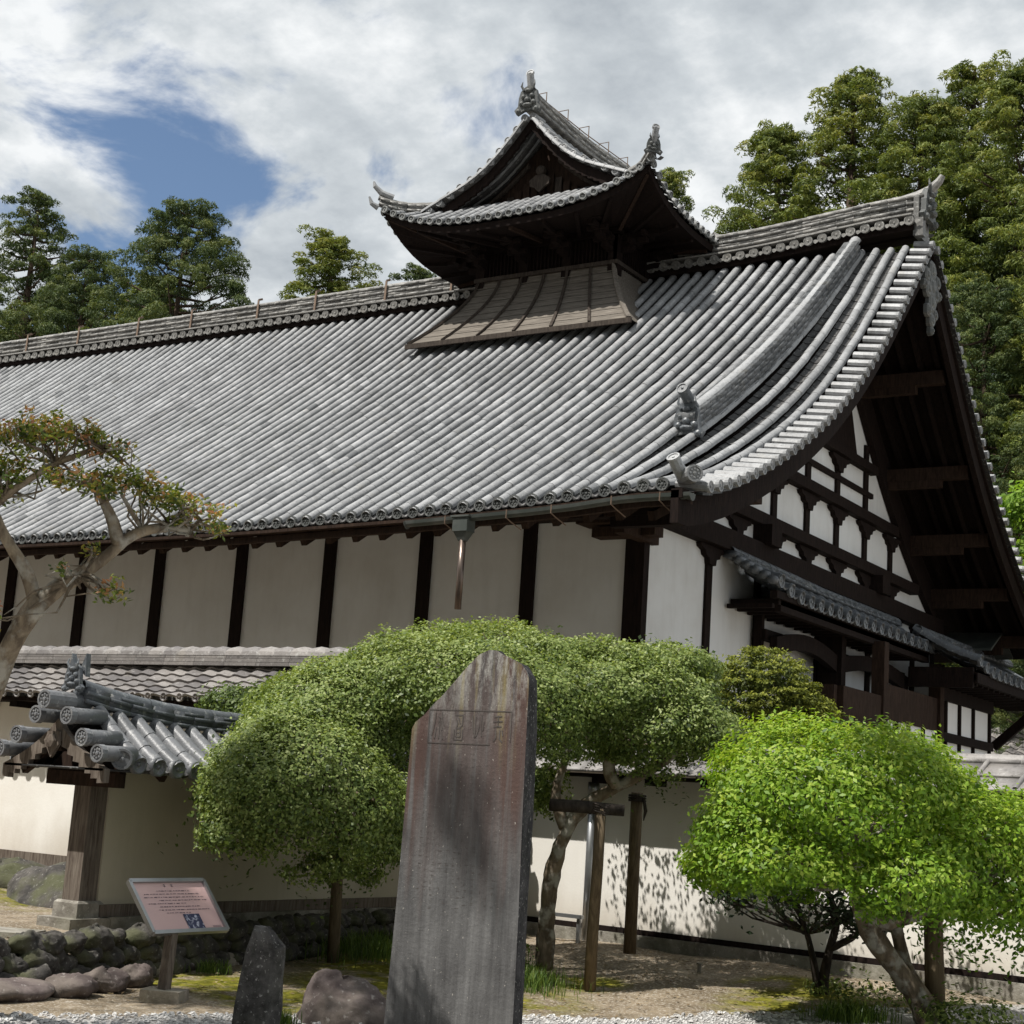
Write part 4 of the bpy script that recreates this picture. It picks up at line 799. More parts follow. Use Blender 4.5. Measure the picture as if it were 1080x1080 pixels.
# --- sunlit white wall to the right
SW = root('garden_wall', (-6.5, 15.5, 0), 'long sunlit white garden wall with tree shadows and broad grey roof tiles, right of the monument', 'wall')
A_, B_ = V3((-10.3, 16.0, 0)), V3((1.0, 14.75, 0)); dW = (B_-A_)/np.linalg.norm(B_-A_); oW = V3((dW[1], -dW[0], 0))
def wl(t, o, z): return A_+dW*t+oW*o+V3((0, 0, z))
LW = float(np.linalg.norm(B_-A_))
m = MB(); m.prism([wl(0, .15, .3), wl(LW, .15, .3), wl(LW, .15, 1.935), wl(0, .15, 1.935)], -oW*.3); m.build('wall_panel', P_WALL, SW)
m = MB(); m.bar(wl(0, .0, .31), wl(LW, .0, .31), .36, .055, tint=.2); m.build('wall_sill', W_DARK, SW)
m = MB(); plinth_stones(m, wl(0, 0, 0), wl(LW, 0, 0), .0, .28, .42, 26); m.build('wall_plinth', M_STONE, SW)
m = MB(); 
for q in (1, -1):
    n_ = 26; pt_ = LW/n_
    for i in range(n_):
        for k in range(2):
            t0_ = i*pt_+.02+(k*.5*pt_ if 0 else 0); c0, c1 = wl(t0_-.018, 0, 0), wl(t0_+pt_*.985-.018, 0, 0)
            f0, f1 = k*.5, k*.5+.54; h = lambda f_: 2.26-.26*f_; o_ = lambda f_: q*(.1+.45*f_)
            j = R_.uniform(-.004, .004)
            vs = [c0+oW*o_(f0)+V3((0, 0, h(f0)+j)), c1+oW*o_(f0)+V3((0, 0, h(f0)+j)), c1+oW*o_(f1)+V3((0, 0, h(f1)+.02+j)), c0+oW*o_(f1)+V3((0, 0, h(f1)+.02+j))]
            tt = R_.uniform(.3, 1); m.prism(vs, (0, 0, -.028), tt)
        c = wl(i*pt_, 0, 0); P = resample([c+oW*q*.55+V3((0, 0, 2.01)), c+oW*q*.1+V3((0, 0, 2.275))], .24); sweep(m, P, dW, half(.028), half(.025), .01)
SR = m.build('wall_roof', T_SLAB, SW)
m = MB()
for i in range(30):
    a, b = wl(LW*i/30, 0, 2.275), wl(LW*(i+1)/30-.008, 0, 2.275); m.bar(a, b, .22, .05, tint=R_.uniform(.4, 1)); 
P = resample([wl(0, 0, 2.285), wl(LW, 0, 2.285)], .38); sweep(m, P, np.cross(dW, (0, 0, 1)), half(.07, 7, 0), half(.066, 7, 0), .01); m.build('wall_ridge', T_SLAB, SR)
m = MB(); m.prism([wl(0, .5, 1.94), wl(LW, .5, 1.94), wl(LW, -.5, 1.94), wl(0, -.5, 1.94)], (0, 0, .03)); 
for i in range(16): m.bar(wl(.4+.7*i, .46, 1.905), wl(.4+.7*i, .0, 1.905), .08, .07)
m.build('wall_roof_boards', W_DARK, SW)
# low metal rail and a drain pipe against the white wall
m = MB(); c = wl(1.45, .45, 0)
rail = root('low_rail', tuple(c), 'low pale metal rail standing at the foot of the wall behind the twisted tree trunk', 'rail')
m.bar(c+V3((-.28, 0, .42)), c+V3((.28, -.03, .42)), .05, .04); m.build('rail_bar', M_STEEL, rail)
for q in (-.22, .22): m = MB(); m.bar(c+V3((q, 0, .1)), c+V3((q, 0, .4)), .04, .04, (0, 1, 0)); m.build('leg', M_STEEL, rail)
m = MB(); c = wl(1.62, .22, 0); m.tube([c+V3((0, 0, .1)), c+V3((0, 0, 1.82))], .05, 10); m.tube([c+V3((0, 0, 1.74)), c+V3((0, 0, 1.88))], .065, 10)
tag(m.build('drain_pipe', M_STEEL, None, True, loc=c), 'grey vertical drain pipe on the white wall behind the twisted tree', 'pipe')

# ================================================================== GROUND
def gh(x, y):
    x = np.asarray(x, float); y = np.asarray(y, float)
    terr = .30*smooth((-x-9.35-np.clip((y-8.2)*.17, 0, .9))/.35)*smooth((y-6.5)/1.2)        # raised terrace at left
    rise = .16*smooth((y-11.5)/4.5)
    und = .03*np.sin(x*1.3+.6)*np.cos(y*1.1)+.015*np.sin(x*3.7+y*2.9)
    far = smooth((np.hypot(x+5, y-14)-16)/8)
    return np.maximum(terr, rise)+und*(1-far)*smooth((y-7.5)/2)
def grid(n, near, farr): t = np.linspace(-1, 1, n); return np.sign(t)*(np.abs(t)*near+np.abs(t)**7*(farr-near))
gxs = grid(221, 14, 420)-7; gys = grid(221, 14, 420)+12
X, Y = np.meshgrid(gxs, gys, indexing='ij'); Z = gh(X, Y)+NR.normal(0, .003, X.shape)
n = 221; I = np.arange(n*n).reshape(n, n); Q = np.stack([I[:-1, :-1], I[1:, :-1], I[1:, 1:], I[:-1, 1:]], -1).reshape(-1, 4)
g_, nt, b = newmat('garden_ground', 0.95, 0.1); v = scaled(nt, (1, 1, 1))
t = nt.nodes.new('ShaderNodeNewGeometry'); sp_ = nt.nodes.new('ShaderNodeSeparateXYZ'); nt.links.new(t.outputs['Position'], sp_.inputs[0])
dirt = mixc(nt, rng(nt, noise(nt, v, 3.2, 8, .65), .35, .66), (0.16, 0.125, 0.085), (0.33, 0.27, 0.195))
dirt = mixc(nt, rng(nt, noise(nt, v, 1.1, 5, .6), .45, .62, 0, .6), dirt, (0.12, 0.095, 0.06))
dirt = mixc(nt, rng(nt, noise(nt, v, 38, 4, .6), .54, .62, 0, .8), dirt, (0.46, 0.42, 0.36))
dirt = mixc(nt, rng(nt, noise(nt, v, 20, 5, .7), .60, .70, 0, .8), dirt, (0.055, 0.042, 0.03))
moss = mixc(nt, rng(nt, noise(nt, v, 11, 6, .7), .38, .64), (0.075, 0.080, 0.012), (0.24, 0.22, 0.03))
# moss patches round the trees
def blobm(cx, cy, r):
    d = nt.nodes.new('ShaderNodeVectorMath'); d.operation = 'DISTANCE'; nt.links.new(t.outputs['Position'], d.inputs[0]); d.inputs[1].default_value = (cx, cy, 0.1); return rng(nt, d.outputs['Value'], r*.65, r, 1, 0)
mk = None
for cx, cy, r in ((-7.8, 11.3, 1.5), (-8.6, 12.4, 1.3), (-8.0, 9.9, .9), (-9.0, 9.9, .7), (-4.9, 13.2, 1.2), (-4.2, 12.3, 1.3), (-7.2, 12.9, .5), (-5.6, 14, .7), (-10.6, 12.2, 1.0), (-13, 11.8, 1.6)):
    q = blobm(cx, cy, r); mk = q if mk is None else M(nt, 'MAXIMUM', mk, q)
mk = M(nt, 'MULTIPLY', mk, rng(nt, noise(nt, v, 2.4, 7, .65), .40, .52)); c = mixc(nt, mk, dirt, moss)
grav = mixc(nt, rng(nt, noise(nt, v, 60, 3, .6), .42, .6), (0.20, 0.19, 0.18), (0.52, 0.51, 0.49))
nearline = M(nt, 'ADD', sp_.outputs[1], M(nt, 'MULTIPLY', sp_.outputs[0], -1.64)); nearline = M(nt, 'ADD', nearline, M(nt, 'MULTIPLY', noise(nt, v, 2.5, 5), .8))
c = mixc(nt, rng(nt, nearline, 21.45, 21.75, 1, 0), c, grav)
nt.links.new(c, b.inputs['Base Color']); bump(nt, b, noise(nt, v, 22, 8, .7), .7, .03)
gm = MB(); gm.arr(np.stack([X, Y, Z], -1).reshape(-1, 3), Q, np.full(len(Q), .5)); GND = gm.build('ground', g_, None, True); GND['kind'] = 'structure'

# ---- rocks
def rock(c, r, seed, flat=1.0, n=9, k=12, jag=.28):
    rr = random.Random(seed); a = [(rr.uniform(0, 6.28), rr.uniform(1, 3), rr.uniform(.3, 1)) for _ in range(6)]
    rg = []
    for i in range(n):
        th = math.pi*(i+.02)/(n-.96); row = []
        for j in range(k):
            ph = 2*math.pi*j/k; s = 1+jag*sum(w*math.sin(f_*ph*1+o+th*(1.3+.4*q)) for q, (o, f_, w) in enumerate([(x[0], round(x[1]), x[2]*.35) for x in a]))+rr.uniform(-.05, .05)*jag*2
            row.append(V3((c[0]+math.sin(th)*math.cos(ph)*r[0]*s, c[1]+math.sin(th)*math.sin(ph)*r[1]*s, c[2]+math.cos(th)*r[2]*s*flat)))
        rg.append(row)
    m = MB(); m.loft(rg, tint=rr.random()); return m
def mkrock(name, c, r, seed, mat, label, group=None, n=9, k=12, jag=.28, sub=1, rough=1.0):
    o = rock(c, r, seed, 1, n, k, jag).build(name, mat, None, True, loc=c)
    md = o.modifiers.new('s', 'SUBSURF'); md.levels = 2; md.render_levels = 2+(sub > 1)
    for sc_, am in ((.35, .34), (.10, .13)):
        tx = bpy.data.textures.new('rock_relief', 'CLOUDS'); tx.noise_scale = sc_*max(r)*2; tx.noise_depth = 3; dm = o.modifiers.new('d', 'DISPLACE'); dm.texture = tx; dm.strength = am*min(r)*2.2*rough; dm.mid_level = .5; dm.texture_coords = 'GLOBAL'
    tag(o, label, 'rock', group); return o
# retaining stones along the terrace edge (two rough courses)
rl = [(-9.3-.42*i/12 if i < 12 else (-9.72-.04*(i-12)), 7.75+.27*i) for i in range(26)]
ri = 0
for i, (x, y) in enumerate(rl):
    for k in range(3):
        rx = R_.uniform(.10, .15)*(1.15 if i < 3 else 1); dx = -.05*k
        mkrock('retaining_stone', (x+R_.uniform(-.03, .03)+dx, y+k*.16+R_.uniform(-.05, .05), .06+.125*k), (rx*.85, rx*1.3, rx*.70), 40+ri, M_ROCKD, 'dark rounded stone in the low dry stone edging behind the pink sign', 'stones of the low retaining edge'); ri += 1
# pale flat kerb rocks in front of them
for i, (x, y, rx, ry, rz) in enumerate([(-9.15, 7.95, .30, .42, .09), (-9.12, 8.55, .20, .26, .10), (-9.25, 9.0, .18, .24, .10), (-9.3, 9.4, .14, .18, .10), (-9.62, 9.9, .12, .15, .09), (-9.68, 10.3, .12, .15, .09), (-9.7, 10.9, .11, .12, .09), (-9.85, 11.4, .11, .14, .09)]):
    mkrock('edge_rock', (x, y, .04), (rx, ry, rz), 90+i, M_ROCKL if i in (4, 6) else M_ROCKB, 'low flat brownish rock lying along the foot of the dark stone edging', 'low edge rocks')
mkrock('boulder', (-7.05, 9.15, .03), (.36, .30, .30), 5, M_ROCKB, 'large smooth brown boulder between the small stone marker and the tall monument', n=10, k=14, jag=.24, sub=2, rough=.35)
mkrock('mossy_rock', (-12.6, 11.6, .35), (.95, .5, .28), 9, M_ROCKD, 'mossy dark rock heap at the foot of the far wall, left of the timber post', n=10, k=14)
mkrock('mossy_rock', (-14.2, 12.1, .35), (.8, .4, .26), 15, M_ROCKD, 'mossy rock at the left edge, in front of the far wall', n=10, k=14)
sb = MB(); sb.frame((-10.3, 8.7, .30), (.9, .43, 0), (-.43, .9, 0), (0, 0, 1), .42, .2, .05); o = sb.build('stone_slab', M_STONE, None, loc=(-10.3, 8.7, .3)); tag(o, 'flat pale stone slab lying on the terrace in front of the gate post', 'slab')
# bamboo ends / white pebbles
pb = MB(); N_ = 2600
px = NR.uniform(-9.0, -4.5, N_); py = px*1.64+21.28-np.abs(NR.normal(0, .9, N_))+.12; keep = py > 5; px, py = px[keep], py[keep]
for x, y in zip(px, py):
    r = R_.uniform(.012, .032); z = float(gh(x, y))+r*.3; a = R_.uniform(0, 3); ca, sa = math.cos(a), math.sin(a)
    vs = [V3((x+ca*r*p-sa*r*.7*q, y+sa*r*p+ca*r*.7*q, z+h*r*.5)) for p, q, h in ((1, 0, 0), (0, 1, 0), (-1, 0, 0), (0, -1, 0), (.4, .4, 1), (-.4, .4, 1), (-.4, -.4, 1), (.4, -.4, 1))]
    pb.add(vs, [(0, 1, 5, 4)[::1], (1, 2, 6, 5)[::1], (2, 3, 7, 6), (3, 0, 4, 7), (4, 5, 6, 7)], R_.random())
pm, nt, b = newmat('white_gravel', .8, .3); c = mixc(nt, attr(nt), (0.30, 0.29, 0.28), (0.66, 0.65, 0.63)); nt.links.new(c, b.inputs['Base Color'])
o = pb.build('white_gravel', pm, None); tag(o, 'loose white and grey gravel strewn along the front of the garden bed', 'gravel'); o['kind'] = 'stuff'

# ================================================================== MONUMENT
nM = V3((.263, -.965, 0)); nM /= np.linalg.norm(nM); sM = V3((-nM[1], nM[0], 0)); OM = V3((-5.85, 8.72, 0))
MO = root('stone_monument', tuple(OM), 'tall dark upright stone slab with slanted top and four large carved characters', 'monument')
MO.rotation_euler = (0, 0, math.atan2(sM[1], sM[0]))
def mp_(s_, z, o=0.0): return V3((s_, -o, z))   # local coordinates: x along the face, -y out of it
ORG[MO.name] = V3((0, 0, 0))
outl = [(-.435, -.1), (-.428, .3), (-.415, .65), (-.407, 1.037), (-.401, 1.5), (-.391, 2.04), (-.37, 2.085), (-.31, 2.14), (-.26, 2.20), (-.19, 2.275), (-.111, 2.373), (-.04, 2.46), (.043, 2.553), (.114, 2.588), (.17, 2.585), (.209, 2.562), (.285, 2.53), (.345, 2.50), (.385, 2.455), (.404, 2.40), (.407, 2.1), (.418, 1.5), (.428, 1.0), (.436, .5), (.44, -.1)]
rgs = []
rr2 = random.Random(3); jit = [[rr2.uniform(-.012, .012) for _ in outl] for _ in range(4)]
for k, (o_, sc) in enumerate(((0, 1), (-.012, 1.008), (-.12, 1.012), (-.24, .985))):
    rgs.append([mp_(x*sc+(jit[k][i] if k > 1 else jit[k][i]*.12), min(z, z*(1 if k < 3 else .985))+(jit[k][(i+5) % 25] if k > 1 else 0), o_) for i, (x, z) in enumerate(outl)])
m = MB(); m.loft(rgs, cap=True, tint=.5)
o = m.build('slab', [M_MONU, M_MONUSIDE], MO)
for p in o.data.polygons:
    c = p.center; p.material_index = 0 if (abs(p.normal.y) > .9 and c.y < .02 and len(p.vertices) > 8) else 1
# carved header frame and characters (four old seal letters, read right to left)
m = MB()
def stroke(pts, w=.007, d=.004):
    for a, b in zip(pts[:-1], pts[1:]):
        a3, b3 = mp_(a[0], a[1], .0005), mp_(b[0], b[1], .0005); m.bar(a3, b3, w, d, (0, 1, 0), .5)
for a, b in (((-.275, 2.175), (.30, 2.185)), ((-.275, 1.955), (.16, 1.962)), ((-.275, 1.955), (-.275, 2.175)), ((.30, 2.185), (.30, 1.985))): stroke([a, b], .006)
def gl(cx, segs, s=.095):
    for sg in segs: stroke([(cx+x*s*.52, 2.07+y*s) for x, y in sg], .008)
gl(-.205, [[(-.5, .9), (-.55, .3), (-.9, -.7)], [(.4, .95), (.5, .5)], [(-.1, .7), (.4, .5), (.8, .0)], [(-.1, .2), (.3, .3), (.5, -.3)], [(.1, .5), (.1, -.9)], [(-.3, -.1), (-.5, -.9)], [(.3, -.2), (.7, -.9)]])
gl(-.065, [[(-.5, .8), (.6, .8), (.5, .1), (.2, -.1)], [(-.4, .6), (-.1, .2), (-.3, -.1)], [(0, .6), (.2, .2)], [(-.6, -.2), (-.6, -.9), (.6, -.9), (.6, -.2)], [(-.3, -.1), (-.3, -.7), (.3, -.7), (.3, -.1), (-.3, -.1)], [(-.3, -.4), (.3, -.4)]])
gl(.07, [[(-.8, .8), (-.7, .0), (-.5, -.4)], [(-.4, .8), (-.35, -.2), (-.4, -.7), (-.1, -.5), (.2, .1)], [(.5, .9), (.45, .2), (.6, -.6)], [(.8, .4), (.75, -.2)]])
gl(.21, [[(-.6, .8), (.5, .85)], [(-.7, .45), (.6, .5)], [(-.6, .1), (.5, .15)], [(0, .9), (.0, .1)], [(-.3, -.1), (-.2, -.6), (-.5, -.9)], [(.3, -.1), (.3, -.7), (.7, -.95)], [(.6, -.1), (.75, -.5)]])
m.build('carved_header', M_CARVE, MO)
m = MB()       # columns of small worn characters
for ci in range(12):
    x = -.27+.047*ci+R_.uniform(-.004, .004)
    for ri_ in range(40):
        z = 1.86-.0405*ri_
        if z < .75+.3*R_.random() or R_.random() < .25: continue
        for _ in range(2):
            dx, dz = R_.uniform(-.012, .012), R_.uniform(-.012, .012)
            if R_.random() < .6: m.frame(mp_(x+dx*.3, z+dz, -.0008), (1, 0, 0), (0, 1, 0), (0, 0, 1), R_.uniform(.005, .012), .0016, .0012, .5)
            else: m.frame(mp_(x+dx, z+dz*.3, -.0008), (1, 0, 0), (0, 1, 0), (0, 0, 1), .0012, .0016, R_.uniform(.005, .012), .5)
m.build('carved_inscription', M_CARVE, MO)['kind'] = 'stuff'
# ---- small marker
m = MB(); rgs = []; c0 = V3((-7.1, 8.36, 0)); ax = V3((.93, .37, 0)); ay = V3((-.37, .93, 0)); r3 = random.Random(8)
for z, w, d, sh in ((-.05, .145, .10, -.03), (.15, .14, .10, -.02), (.35, .13, .095, -.01), (.52, .118, .09, 0), (.585, .112, .085, 0.01), (.64, .085, .07, -.01), (.675, .06, .05, -.02)):
    rgs.append([c0+ax*(a*w+sh+r3.uniform(-.008, .008))+ay*(b*d+r3.uniform(-.006, .006))+V3((0, 0, z+r3.uniform(-.008, .008)-(.04 if a > .5 and z > .5 else 0))) for a, b in ((-1, -.7), (-.4, -1), (.45, -.95), (.6, -.9), (1, -.2), (.95, .8), (.2, 1), (-.9, .9))])
m.loft(rgs, tint=.5)
MK = m.build('stone_marker', M_MARK, None, loc=(-7.1, 8.36, 0)); tag(MK, 'knee high rough dark stone marker spotted with lichen, left of the brown boulder', 'stone')
# ---- information sign
SG = root('information_sign', (-8.56, 8.98, 0), 'slanted pink information board with a small dark photo, on a wooden post', 'sign')
m = MB(); m.bar((-8.51, 8.90, .06), (-8.535, 8.95, .485), .075, .065, (0, 1, 0)); m.build('post', W_GREY, SG)
m = MB(); m.frame((-8.50, 8.90, .03), (.9, .43, 0), (-.43, .9, 0), (0, 0, 1), .15, .12, .045); m.build('sign_base', M_ROCKL, SG)
q0, q1, q3 = V3((-8.811, 8.729, .834)), V3((-8.811, 9.529, .834)), V3((-8.509, 8.733, .485))
eu = q1-q0; ev = q3-q0; lu, lv = np.linalg.norm(eu), np.linalg.norm(ev); eu, ev = eu/lu, ev/lv; en = np.cross(ev, eu); en *= np.sign(en[2])
def sg(u_, v_, n_=0): return q0+eu*u_*lu+ev*v_*lv+en*n_
m = MB(); m.prism([sg(0, 0, -.02), sg(1, 0, -.02), sg(1, 1, -.02), sg(0, 1, -.02)], en*-.012)
for a, b in (((0, 0), (1, 0)), ((1, 0), (1, 1)), ((1, 1), (0, 1)), ((0, 1), (0, 0))): m.bar(sg(*a, -.005), sg(*b, -.005), .032, .034, tuple(en))
m.build('frame', M_STEEL, SG)
m = MB(); m.add([sg(.01, .01, -.008), sg(.99, .01, -.008), sg(.99, .99, -.008), sg(.01, .99, -.008)], [(0, 3, 2, 1)]); m.build('panel', M_PINK, SG)
m = MB()
def ink(u0, v0, u1, v1): m.add([sg(u0, v0, -.005), sg(u1, v0, -.005), sg(u1, v1, -.005), sg(u0, v1, -.005)], [(0, 3, 2, 1)])
for u0 in (.42, .52): 
    for a, b, c_, d in ((0, 0, .035, .006), (.014, -.015, .02, .045), (0, .03, .035, .036)): ink(u0+a, .075+b, u0+c_, .075+d)
for k, (a, b) in enumerate([(.30, .74), (.12, .86), (.10, .90), (.28, .92), (.12, .62), (.25, .80), (.22, .90), (.30, .62)]):
    u_ = a
    while u_ < b:
        w_ = R_.uniform(.012, .045); v_ = .19+.062*k; ink(u_, v_, min(u_+w_, b), v_+R_.uniform(.008, .015)); u_ += w_+R_.uniform(.004, .02)
for k in range(3): ink(.83, .90+.022*k, .95, .908+.022*k)
m.build('printed_text', M_INK, SG)
m = MB(); m.add([sg(.50, .66, -.004), sg(.72, .66, -.004), sg(.72, .965, -.004), sg(.50, .965, -.004)], [(0, 3, 2, 1)]); m.build('printed_photo', M_PHOTO, SG)

# ================================================================== PLANTS
def leafcloud(mb, C, D, L, W, up=0.35, t=None):
    """one leaf per point C, facing roughly D, length L, width W (arrays or scalars)"""
    n = len(C); D = D+NR.normal(0, .55, (n, 3)); D[:, 2] += up; D /= np.linalg.norm(D, axis=1)[:, None]
    A = NR.normal(0, 1, (n, 3)); A -= D*np.sum(A*D, 1)[:, None]; A /= np.linalg.norm(A, axis=1)[:, None]; B = np.cross(D, A)
    s = NR.uniform(.7, 1.25, (n, 1)); L_ = L*s; W_ = W*s
    V = np.stack([C-A*L_/2, C+B*W_/2+D*W_*.12, C+A*L_/2, C-B*W_/2+D*W_*.12], 1).reshape(-1, 3)
    q = np.arange(n*4).reshape(n, 4); t = NR.random(n) if t is None else np.clip(t+NR.normal(0, .16, n), 0, 1); mb.arr(V, q, t)
def shell(lobes, dens, thick=.16, lump=.12, seed=1, bottom=-.75, sprig=7, sr=.05, flat=1.0, gaps=0.0):
    """points on lumpy ellipsoid shells, gathered in sprigs; parts hidden inside other lobes are dropped"""
    g = np.random.default_rng(seed); Cs = []; Ds = []
    lobes = np.array(lobes)
    ph = g.uniform(0, 6.28, (6, 3)); fr = g.normal(0, 1, (6, 3))*3.2
    for l in lobes:
        c, r = l[:3], np.array([l[3], l[3], l[4]]); area = 4*math.pi*((r[0]*r[1])**1.6/3+2*(r[0]*r[2])**1.6/3)**(1/1.6)
        n = int(area*dens/sprig); d = g.normal(0, 1, (n, 3)); d /= np.linalg.norm(d, axis=1)[:, None]; d = d[d[:, 2] > bottom]
        p = c+d*r
        wv = sum(np.sin(p@fr[k]+ph[k, 0]) for k in range(6))/2.4+.5*sum(np.sin(p@fr[k]*3.1+ph[k, 1]) for k in range(6))/2.4
        dd = -np.abs(g.normal(0, thick, len(p)))+lump*wv*.5
        p = p+d*dd[:, None]; ok = np.ones(len(p), bool)
        if gaps: ok &= (np.sin(p@(fr[0]*1.7)+1)+np.sin(p@(fr[2]*1.9)+ph[3, 1])) > -2+gaps*2
        for o in lobes:
            if o is l: continue
            if np.allclose(o, l): continue
            ok &= (((p-o[:3])/np.array([o[3], o[3], o[4]]))**2).sum(1) > .72
        p, d = p[ok], d[ok]; nn = d/r; nn /= np.linalg.norm(nn, axis=1)[:, None]
        P = np.repeat(p, sprig, 0)+g.normal(0, sr, (len(p)*sprig, 3))*np.array([1, 1, .8]); Cs.append(P); Ds.append(np.repeat(nn, sprig, 0))
    return np.concatenate(Cs), np.concatenate(Ds)
def limb(pts, r0, r1, n=9, wob=.12, k=4):
    P = np.array(pts, float); c = np.concatenate([[0], np.cumsum(np.linalg.norm(np.diff(P, axis=0), axis=1))]); t = np.linspace(0, c[-1], (len(P)-1)*k+1)
    def cr(a): # smooth interpolation
        return np.interp(t, c, a)
    Q = np.stack([cr(P[:, i]) for i in range(3)], 1)
    for _ in range(2): Q[1:-1] = (Q[:-2]+2*Q[1:-1]+Q[2:])/4
    m = MB(); rad = r0+(r1-r0)*(t/c[-1]); rad = rad*(1+.08*np.sin(t*9)); m.tube(Q, list(rad), n, wob=wob); return m
def twigs(m, lobes, base, n, r=.012, seed=3, fan=.8):
    g = random.Random(seed)
    for _ in range(n):
        l = lobes[g.randrange(len(lobes))]; a = g.uniform(0, 6.28); e = g.uniform(-.4, .7); tip = V3(l[:3])+V3((math.cos(a)*l[3]*fan, math.sin(a)*l[3]*fan, e*l[4]))
        b = V3(min(base, key=lambda q: sum((q[i]-l[i])**2 for i in range(3)))); mid = (b+tip)/2+V3((g.uniform(-.12, .12), g.uniform(-.12, .12), g.uniform(-.12, .05)))
        m.tube([b, b*.6+mid*.4+V3((0, 0, g.uniform(-.03, .03))), mid, mid*.45+tip*.55+V3((g.uniform(-.04, .04), 0, g.uniform(-.03, .03))), tip], [r*1.6, r*1.3, r, r*.7, r*.35], 5, tint=g.random())

# --- wide sculpted tree behind the monument
T1 = root('spreading_clipped_tree', (-8.2, 13.0, .1), 'wide low clipped tree with cloud shaped dome crown spreading behind the monument', 'tree')
lob1 = [(-9.15, 11.15, 1.95, .75, .52), (-8.48, 12.73, 2.46, 1.55, .72), (-9.16, 11.75, 2.2, .93, .66), (-7.40, 13.42, 2.62, 1.15, .46), (-6.60, 13.3, 2.30, .66, .42), (-8.93, 10.73, 1.50, .92, .70), (-8.56, 11.26, 1.32, .52, .50), (-7.85, 13.1, 1.75, .26, .42),
        (-8.75, 11.1, .98, .38, .22), (-8.20, 13.27, 3.0, .94, .30), (-9.10, 10.20, 1.22, .42, .34), (-7.16, 13.71, 2.98, .74, .26), (-6.75, 13.1, 2.05, .3, .24)]
cut = lambda P: ~((P[:, 2] < 2.02) & (np.hypot(P[:, 0]+7.35, P[:, 1]-13.2) < .55) & (P[:, 0] > -7.72))
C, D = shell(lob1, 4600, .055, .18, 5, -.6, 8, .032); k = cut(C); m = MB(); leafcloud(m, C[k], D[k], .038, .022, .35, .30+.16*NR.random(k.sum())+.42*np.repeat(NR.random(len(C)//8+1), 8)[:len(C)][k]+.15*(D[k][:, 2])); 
# thin outer boughs on the wall side
C, D = shell([(-7.3, 14.5, 2.45, .75, .22), (-6.55, 14.4, 2.35, .6, .2), (-8.3, 14.6, 2.5, .7, .22)], 330, .25, .1, 7, -.9, 8, .06); leafcloud(m, C, D, .05, .03, .2, .3*np.ones(len(C)))
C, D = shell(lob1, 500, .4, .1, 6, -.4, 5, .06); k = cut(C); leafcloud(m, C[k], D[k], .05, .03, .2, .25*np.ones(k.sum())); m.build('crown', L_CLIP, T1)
L2 = [(-10.55, 11.87, 2.37, .42, .2)]
ct1 = [(-8.47, 13.01, 0.05), (-8.48, 12.91, 0.56), (-8.35, 12.87, 1.1), (-8.18, 12.9, 1.47), (-7.95, 13.02, 1.62)]
ct2 = [(-7.68, 13.01, 0.1), (-7.66, 12.95, 0.5), (-7.60, 12.9, 1.0), (-7.48, 12.88, 1.35), (-7.33, 12.93, 1.62), (-7.06, 13.07, 1.8), (-6.83, 13.18, 1.95), (-6.5, 13.3, 2.2)]
limb(ct2, .085, .045, 11, .3).build('trunk', B_GREY, T1, True); limb(ct1, .10, .05, 10, .25).build('trunk', B_GREY, T1, True)
limb([(-7.06, 13.07, 1.8), (-7.13, 12.99, 1.98), (-7.04, 12.99, 2.15), (-6.93, 13.05, 2.35)], .065, .04, 9, .2).build('limb', B_PALE, T1, True)
limb([(-7.48, 12.88, 1.40), (-7.62, 12.87, 1.68), (-7.55, 12.96, 2.04), (-7.60, 13.08, 2.31), (-7.9, 13.1, 2.6)], .055, .03, 8, .2).build('limb', B_GREY, T1, True)
limb([(-8.3, 12.88, 1.2), (-8.5, 12.4, 1.5), (-8.8, 11.8, 1.7), (-8.95, 11.1, 1.6), (-8.95, 10.7, 1.6)], .06, .03, 8, .2).build('limb', B_GREY, T1, True)
m = MB(); twigs(m, lob1, [(-8.18, 12.9, 1.5), (-7.33, 12.93, 1.62), (-6.93, 13.1, 2.2), (-8.9, 11.3, 1.65), (-8.95, 10.7, 1.6), (-7.6, 13.0, 2.2)], 90, .012, 4); m.build('twigs', B_GREY, T1)
T1b = root('clipped_shrub', (-10.55, 11.87, 1.0), 'small dark clipped pad of foliage over the gate wall roof, beside the big dome tree', 'shrub')
T1b.location = (-10.9, 12.3, .3); ORG[T1b.name] = V3((-10.9, 12.3, .3))
lb = [(-10.85, 12.2, 2.38, .5, .22), (-10.5, 12.0, 2.25, .35, .2)]
C, D = shell(lb, 3200, .07, .08, 9, -.6, 7, .045); m = MB(); leafcloud(m, C, D, .045, .027, .4, .3*np.ones(len(C))); m.build('crown', L_CLIP, T1b)
limb([(-10.9, 12.3, .3), (-10.95, 12.3, 1.3), (-10.8, 12.2, 2.3)], .05, .03).build('trunk', B_GREY, T1b, True)
